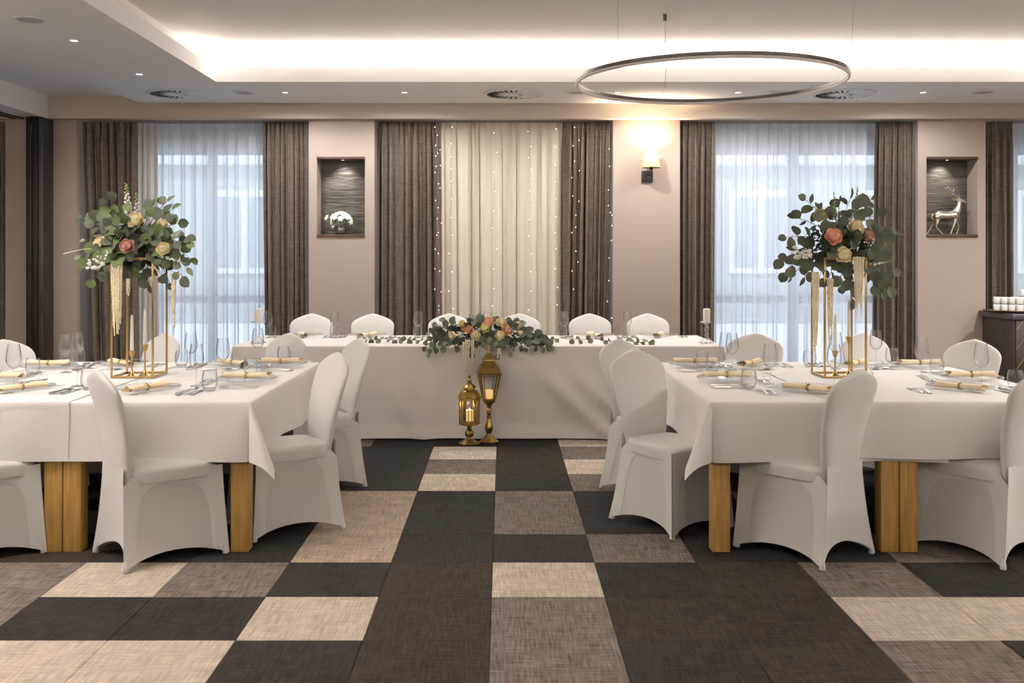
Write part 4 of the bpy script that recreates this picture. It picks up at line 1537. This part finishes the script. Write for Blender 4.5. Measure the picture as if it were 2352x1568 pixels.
def ex_l(t, o, rr):
    L = lambda px, py, Y: at(px, py, Y) - o
    spike(t, L(300, 540, 6.02), L(289, 418, 6.02), rr, 34, 'white', .017)
    spike(t, L(318, 540, 6.06), L(313, 440, 6.06), rr, 24, 'white', .015)
    spike(t, L(345, 580, 5.9), L(428, 606, 5.86), rr, 20, 'white', .012)
    cluster(t, L(222, 606, 5.86), .045, 22, rr, 'white', .013)
    cluster(t, L(240, 585, 5.86), .04, 12, rr, 'white', .009)
    tassel(t, L(268, 600, 5.885), .44, .058, rr, 11)
    tassel(t, L(275, 610, 5.87), .54, .012, rr, 2)
    tassel(t, L(399, 630, 5.93), .37, .022, rr, 4)
    tassel(t, L(294, 640, 5.88), .13, .01, rr, 2)
    MB().tube([L(230, 570, 5.9), L(190, 572, 5.88), L(145, 583, 5.86)], [.0015, .002, .0035], 5).build('dry_stem', M_TASSEL, t)


TIPS_R = [(1846, 456), (1822, 498), (1800, 546), (1792, 604), (1800, 630), (1812, 646), (1842, 648), (1878, 654), (1900, 672), (1932, 662), (1958, 696), (1962, 655), (2012, 640), (2046, 668), (2030, 684), (2056, 622),
          (2062, 540), (2044, 580), (2020, 490), (2004, 456), (1980, 470), (1952, 456), (1928, 462), (1882, 478)]
ROSES_R = [(1886, 495, -.10, 'yellow', 1.0), (1966, 524, -.19, 'cream', 1.15), (1937, 586, -.22, 'cream', 1.15), (1916, 544, -.22, 'peach', 1.2), (1993, 541, -.16, 'pink', 1.0)]


def ex_r(t, o, rr):
    L = lambda px, py, Y: at(px, py, Y) - o
    spike(t, L(1922, 540, 6.05), L(1915, 440, 6.05), rr, 22, 'white', .010)
    spike(t, L(1960, 540, 6.05), L(1970, 428, 6.05), rr, 24, 'white', .011)
    spike(t, L(1990, 610, 5.88), L(2042, 600, 5.86), rr, 16, 'white', .010)
    cluster(t, L(1840, 580, 5.86), .05, 26, rr, 'white', .013)
    cluster(t, L(1995, 556, 5.86), .03, 14, rr, 'white', .006)
    tassel(t, L(1873, 625, 5.885), .52, .032, rr, 7)
    tassel(t, L(1907, 640, 5.89), .42, .024, rr, 6)
    tassel(t, L(1972, 590, 5.88), .37, .052, rr, 10)


tall_arrangement(-2.205, 6.045, 'tall eucalyptus and cream rose arrangement with a dusty pink rose, near the dark partition', TIPS_L, ROSES_L, 5, ex_l, [0, 0, 1, 1, 2, 3, 3, 4])
tall_arrangement(2.037, 6.045, 'dark eucalyptus arrangement with peach and cream roses on stand, near the deer niche', TIPS_R, ROSES_R, 9, ex_r, [0, 0, 0, 1, 1, 5])

# ---- centrepiece lying along the front edge of the head table
CYc = 8.27
cc = at(1100, 590, CYc)
cp = thing('table_centrepiece', 'low floral centrepiece of peach and cream roses on the head table', 'flower arrangement', (cc.x, CYc, ZTOP))
rr = random.Random(21)
oc = Vector((cc.x, CYc, ZTOP))
Lc = lambda px, py, Y: at(px, py, Y) - oc
bevel_box('flower_foam', M_MOSS, -.30, .30, -.05, .06, 0.0005, .06, .01, cp)
foliage_core(cp, (0, 0, .075), (.40, .115, .066), 480, rr)
for px, py, dY in [(985, 765, -.1), (1000, 745, 0), (1020, 738, .06), (1045, 742, .08), (1083, 730, .08), (1100, 728, .05), (1108, 735, 0), (1140, 735, .06), (1165, 738, .06), (1195, 742, .06), (1212, 755, .02), (1218, 772, -.05),
                   (975, 800, -.22), (985, 815, -.225), (1020, 800, -.2), (1050, 802, -.2), (1085, 812, -.22), (1120, 800, -.21), (1140, 815, -.225), (1170, 812, -.225), (1205, 805, -.22), (1240, 798, -.21), (1260, 800, -.2), (1265, 797, -.2)]:
    tip = Lc(px, py, CYc + dY)
    base = Vector((tip.x * .5, -.02 if dY < -.1 else dY * .3, .08))
    branch(cp, base, tip, rr, max(4, int((tip - base).length / .042)), [0, 0, 1, 1, 2], .05 if dY < -.1 else 0, (.85, 1.3), .35)
for i in range(16):
    x = rr.uniform(-.38, .38)
    branch(cp, (x * .8, -.03, .06), (x, -rr.uniform(.10, .16), rr.uniform(.02, .17)), rr, 3, [0, 0, 1, 5], 0, (.8, 1.2), .45)
for px, py, dY, c, s in [(1075, 755, -.13, 'peach', 1.15), (1122, 741, -.08, 'peach', 1.05), (1166, 758, -.12, 'peach', 1.15), (1092, 772, -.16, 'cream', 1.0), (1113, 755, -.13, 'yellow', .95), (1148, 772, -.16, 'cream', .95),
                         (1038, 772, -.13, 'cream', .85), (1150, 741, -.06, 'cream', .95), (1189, 748, -.08, 'cream', .8), (1197, 768, -.12, 'cream', .8), (1062, 744, -.05, 'yellow', .7)]:
    p = Lc(px, py, CYc + dY)
    rose(cp, p + Vector((0, .015, 0)), Vector((p.x * .6, -1, .35)), c, s, px)
spike(cp, Lc(1040, 768, 8.2), Lc(990, 740, 8.2), rr, 20, 'white', .011)
spike(cp, Lc(1060, 772, 8.14), Lc(1035, 765, 8.12), rr, 12, 'white', .010)
spike(cp, Lc(1050, 790, 8.07), Lc(1028, 802, 8.05), rr, 16, 'white', .010)
spike(cp, Lc(1190, 785, 8.07), Lc(1222, 806, 8.05), rr, 16, 'white', .009)
cluster(cp, Lc(1060, 768, 8.13), .035, 20, rr, 'white', .008)
cluster(cp, Lc(1182, 768, 8.13), .05, 26, rr, 'white', .009)
cluster(cp, Lc(1095, 757, 8.13), .03, 12, rr, 'white', .006)
tassel(cp, Lc(1067, 785, 8.035), .37, .022, rr, 3)
tassel(cp, Lc(1085, 782, 8.035), .42, .012, rr, 2)
tassel(cp, Lc(1074, 780, 8.03), .22, .03, rr, 3)
tassel(cp, Lc(1146, 800, 8.035), .34, .020, rr, 3)


def garland(pts, label, seed, kinds):
    rr = random.Random(seed)
    P0 = at(*pts[0])
    t = thing('eucalyptus_garland', label, 'garland', (P0.x, P0.y, ZTOP), 0, 'eucalyptus sprays on the head table')
    o = Vector((P0.x, P0.y, ZTOP))
    for (a, b, n) in [(pts[i], pts[i + 1], 7) for i in range(len(pts) - 1)]:
        A, B = at(*a) - o, at(*b) - o
        A.z = max(A.z, .006)
        B.z = max(B.z, .006)
        branch(t, A, B, rr, n, kinds, -.05, (.6, 1.0), .05, Vector((0, -.75, .6)))


garland([(985, 778, 8.30), (930, 778, 8.33), (880, 777, 8.38), (826, 776, 8.42)], 'eucalyptus spray trailing toward the partition end of the head table', 31, [0, 1, 1, 2])
garland([(1218, 778, 8.28), (1290, 776, 8.30), (1370, 778, 8.26), (1440, 782, 8.22), (1500, 783, 8.2)], 'pale eucalyptus spray trailing toward the sideboard end of the head table', 33, [1, 2, 2, 3])

# ---- white flowers in a small vase
vx = P(783, 10.40)
vz = NZ0 + .0225
va = thing('flower_vase', 'small smoky glass vase of white flowers standing in the slate niche', 'vase', (vx, 10.40, vz))
MB().lathe([(.0005, 0), (.045, 0), (.058, .012), (.062, .05), (.056, .085), (.050, .09), (.052, .085), (.057, .05), (.053, .015), (.0005, .008)], 24).build('vase', principled('smoky_glass', (.06, .05, .045), .08, spec=.9), va)
BL = blossom_mesh(M_PETAL['white'], 6, .042)
rr = random.Random(8)
for i in range(26):
    a, e = rr.uniform(0, 6.28), rr.uniform(.1, 1.45)
    d = Vector((cos(a) * cos(e), sin(a) * cos(e) * .7 - .35, sin(e)))
    p = Vector((d.x * .10, d.y * .07, .10 + d.z * .115))
    link('blossom', BL, va, None, orient(p, d + Vector((0, -.5, 0)), rr.uniform(0, 6), rr.uniform(.7, 1.05)))
for px, py in ((752, 500), (765, 510), (768, 518)):
    p = at(px, py, 10.37) - Vector((vx, 10.40, vz))
    link('blossom', BL, va, None, orient(p, Vector((-.6, -.6, .4)), px, .85))
    MB().tube([(0, 0, .08), p * .6 + Vector((0, 0, .03)), p], .002, 5).build('stem', M_LEAF[3], va)
for i in range(9):
    a = rr.uniform(0, 6.28)
    link('leaf', LEAVES[5 if i % 2 else 3], va, None, leaf_matrix(Vector((.05 * cos(a), -.02 + .03 * sin(a), .10 + rr.uniform(0, .06))), Vector((cos(a), sin(a) - .3, .3)), Vector((0, -1, .5)), .9))

# ---- silver stag
SC = 10.40 / F / 6.535
D0 = at(2090 + 560 / 6.535, 590, 10.40)
dz = NZ0 + .0225


def dq(cx, cy, y=0.0):
    return Vector(((cx - 560) * SC, y, (1362 - cy) * SC))


st = thing('stag_figurine', 'silver standing stag figurine with antlers in the slate niche', 'figurine', (D0.x, 10.40, dz))
m = MB()


def loft(pts, seg=12):
    m.tube([p for p, r in pts], [r for p, r in pts], seg)


loft([(dq(352, 1062), .014), (dq(368, 1068), .032), (dq(410, 1072), .046), (dq(460, 1076), .047), (dq(520, 1080), .046), (dq(580, 1078), .045), (dq(630, 1072), .049), (dq(680, 1062), .049), (dq(716, 1055), .036), (dq(735, 1052), .016)], 16)
loft([(dq(665, 1055), .042), (dq(705, 1010), .038), (dq(728, 960), .030), (dq(738, 910), .024), (dq(742, 870), .021), (dq(745, 845), .016)])
loft([(dq(720, 850), .014), (dq(738, 846), .022), (dq(765, 852), .021), (dq(800, 868), .015), (dq(830, 880), .011), (dq(850, 884), .008)])
loft([(dq(345, 1055), .010), (dq(328, 1085), .009), (dq(324, 1115), .009), (dq(336, 1140), .004)])
for y, pts in ((-.024, [(400, 1090, .036), (402, 1140, .027), (395, 1190, .018), (378, 1235, .012), (384, 1255, .010), (420, 1300, .0085), (462, 1345, .0085), (478, 1360, .010)]),
               (.024, [(390, 1090, .034), (378, 1150, .024), (360, 1200, .013), (338, 1240, .010), (310, 1290, .0075), (280, 1340, .0075), (268, 1360, .010)]),
               (-.024, [(680, 1080, .034), (676, 1130, .022), (662, 1180, .014), (642, 1230, .011), (622, 1285, .0085), (600, 1335, .0085), (594, 1360, .010)]),
               (.024, [(690, 1090, .032), (700, 1150, .020), (722, 1200, .013), (742, 1235, .011), (738, 1280, .0085), (722, 1335, .0085), (718, 1360, .010)])):
    loft([(dq(a, b, y * (1 if i > 1 else .6)), r) for i, (a, b, r) in enumerate(pts)], 10)
for y in (-.028, .028):
    loft([(dq(712, 858, y * .4), .007), (dq(680, 842, y), .011), (dq(655, 832, y * 1.2), .008), (dq(636, 828, y * 1.3), .002)], 8)
body = m.build('body', M_SILVER, st, angle=180)
rm = body.modifiers.new('join', 'REMESH')
rm.mode = 'VOXEL'
rm.voxel_size = .005
rm.use_smooth_shade = True
sm = body.modifiers.new('soft', 'SMOOTH')
sm.factor, sm.iterations = .5, 4
for y, chains in ((-.022, [[(718, 840), (708, 805), (665, 790), (620, 768), (560, 742), (525, 708), (495, 665)], [(558, 742), (525, 742), (497, 746)], [(640, 778), (636, 760), (645, 738)], [(712, 812), (735, 800), (700, 800)]]),
                  (.022, [[(728, 840), (728, 800), (690, 765), (650, 720), (612, 680), (575, 620), (528, 596)], [(650, 720), (672, 705), (684, 676)], [(598, 656), (565, 658), (530, 666)], [(700, 778), (740, 775), (762, 748)]])):
    a = MB()
    for ch in chains:
        n = len(ch)
        a.tube([dq(x, z, y * (1 + .5 * i / n)) for i, (x, z) in enumerate(ch)], [.0072 - .0045 * i / (n - 1) for i in range(n)], 8)
    a.build('antler', M_SILVER, st)

# ================================================================= SIDEBOARD, CUPS
sb = thing('sideboard', 'dark brown wooden sideboard with gold chevron inlay beside the pier', 'sideboard', (4.93, 9.62, 0))
bevel_box('carcass', M_DARKWOOD, 0.02, 1.15, .025, .66, .06, .872, .003, sb)
bevel_box('plinth', M_BLACK, .06, 1.12, .06, .62, 0, .06, .002, sb)
bevel_box('top', principled('sideboard_top', (.055, .048, .047), .4), -.012, 1.18, -.02, .67, .873, .928, .004, sb)
M_INLAY = principled('inlay', (.55, .40, .22), .35, .8)
for k in range(2):
    x0, x1 = .03 + k * .56, .03 + k * .56 + .55
    dr = bevel_box('door', M_DARKWOOD, x0, x1, 0.0, .024, .07, .866, .003, sb)
    for i in range(6):
        z = .02 + i * .19
        for s in (1, -1):
            xm_ = (x0 + x1) / 2
            e = x0 + .004 if s > 0 else x1 - .004
            za, zb_ = z, z + .36
            a_, b_ = Vector((e, -.001, za)), Vector((xm_, -.001, zb_))
            # clip to the door height
            if zb_ < .09 or za > .85:
                continue
            if zb_ > .86:
                b_ = a_.lerp(b_, (.86 - za) / (zb_ - za))
            if za < .075:
                a_ = a_.lerp(b_, (.075 - za) / (b_.z - za))
            MB().tube([a_, b_], .003, 4).build('inlay_strip', M_INLAY, dr)
tr = tag(MB().lathe([(.0005, .004), (.36, .004), (.385, .012), (.40, .024), (.405, .024), (.39, .008), (.36, .0), (.0005, .0)], 48).build('tray', principled('tray', (.03, .028, .027), .35), None, (5.20, 9.93, .9285)), 'dark oval serving tray with gold rim on the sideboard', 'tray')
tr.scale = (1.0, .62, 1)
MB().lathe([(.399, .0235), (.402, .027), (.408, .027), (.409, .0235)], 48).build('rim', M_GOLD, tr)


def cup_mesh():
    m = MB()
    prof = [(.0, 0), (.55, 0), (.80, .004), (.95, .02), (1.0, .05), (1.0, .072), (.94, .0735), (.92, .05), (.86, .022), (.6, .010), (.0, .009)]

    def f(u, v):
        k = v * (len(prof) - 1)
        i = min(int(k), len(prof) - 2)
        q = k - i
        r = (prof[i][0] * (1 - q) + prof[i + 1][0] * q) * .036
        z = prof[i][1] * (1 - q) + prof[i + 1][1] * q
        a = 2 * pi * u
        return Vector((r * math.copysign(abs(cos(a)) ** .6, cos(a)), r * math.copysign(abs(sin(a)) ** .6, sin(a)), z))
    m.grid(f, 24, 20, True)
    return m.mesh('cup', M_PORC, angle=60)


CUP = cup_mesh()
HAN = MB().tube([(.036, 0, .060), (.050, 0, .062), (.060, 0, .050), (.058, 0, .032), (.046, 0, .020), (.036, 0, .020)], .0045, 8).mesh('handle', M_PORC)
cups = []
for k in range(5):
    cups.append((4.945 + .050 * k * 1.0 + .01, 9.98 - .052 * k, 2, 'stack %s from the pier' % HS[k], -1.2 if k > 3 else 1.2))
cups += [(5.13, 9.98, 2, 'rear stack behind the row of cups', -.9), (5.245, 9.80, 2, 'front stack at the photo edge', -1.4), (5.22, 9.98, 3, 'tallest stack at the back', -1.7), (5.34, 9.90, 2, 'outermost stack on the tray', -1.0)]
lvl = ['bottom', 'second', 'top']
for x, y, n, s, rz in cups:
    for i in range(n):
        w = 'bottom' if i == 0 else ('top' if i == n - 1 else 'middle')
        put('coffee_cup', 'white porcelain cup, %s of the %s' % (w, s), 'cup', 'white cups on the tray', CUP, (x, y, .9335 + .0738 * i), rz, [('handle', HAN)])

# ================================================================= FAIRY LIGHTS
rr = random.Random(14)
BULB = MB().ball((0, 0, 0), .0046, 8, 6).mesh('bulb', M_BULB)
M_WIRE = principled('copper_wire', (.45, .30, .16), .4, .8)
STR = [(1003, 'edge of the grey curtain beside the cream drape', [20, 38, 62, 80, 86, 110, 124, 150, 188, 230, 268, 300, 345, 392, 430, 470]),
       (1010, 'cream drape fold next to that grey curtain', [72, 108, 160, 205, 240, 262, 310, 350, 398, 440]), (1036, 'cream drape, second fold', [20, 58, 88, 116, 144, 185, 228, 268, 310, 352, 396, 436]), (1136, 'middle of the cream drape', [33, 78, 123, 168, 212, 252, 300, 345, 390, 430]),
       (1216, 'cream drape, beyond its middle', [30, 64, 90, 116, 138, 166, 200, 232, 270, 310, 352, 396, 440]), (1278, 'cream drape near the lamp-side curtain', [24, 65, 106, 145, 185, 226, 262, 300, 345, 388, 428]), (1318, 'grey curtain on the lamp side, first strand', [20, 62, 98, 136, 178, 222, 262, 305, 350, 392]),
       (1326, 'grey curtain on the lamp side, second strand', [50, 120, 190, 250, 330]), (1400, 'outer edge of the grey curtain on the lamp side', [70, 110, 164, 200, 216, 222, 246, 280, 320, 372, 420, 458])]
for px, s, ys in STR:
    x, Y = P(px, 10.37), 10.37
    t = thing('fairy_light_string', 'lit fairy light strand on the ' + s, 'string lights', (x, Y, 2.88), 0, 'fairy light strands')
    pts = [Vector((0, 0, 0))]
    for yy in ys:
        pts.append(Vector((rr.uniform(-.024, .024), rr.uniform(-.006, .006), CZ - (272 + yy - 590) * Y / F - 2.88)))
    MB().tube(pts, .0009, 4).build('wire', M_WIRE, t)
    for p in pts[1:]:
        link('bulb', BULB, t, p + Vector((0, -.004, 0)))
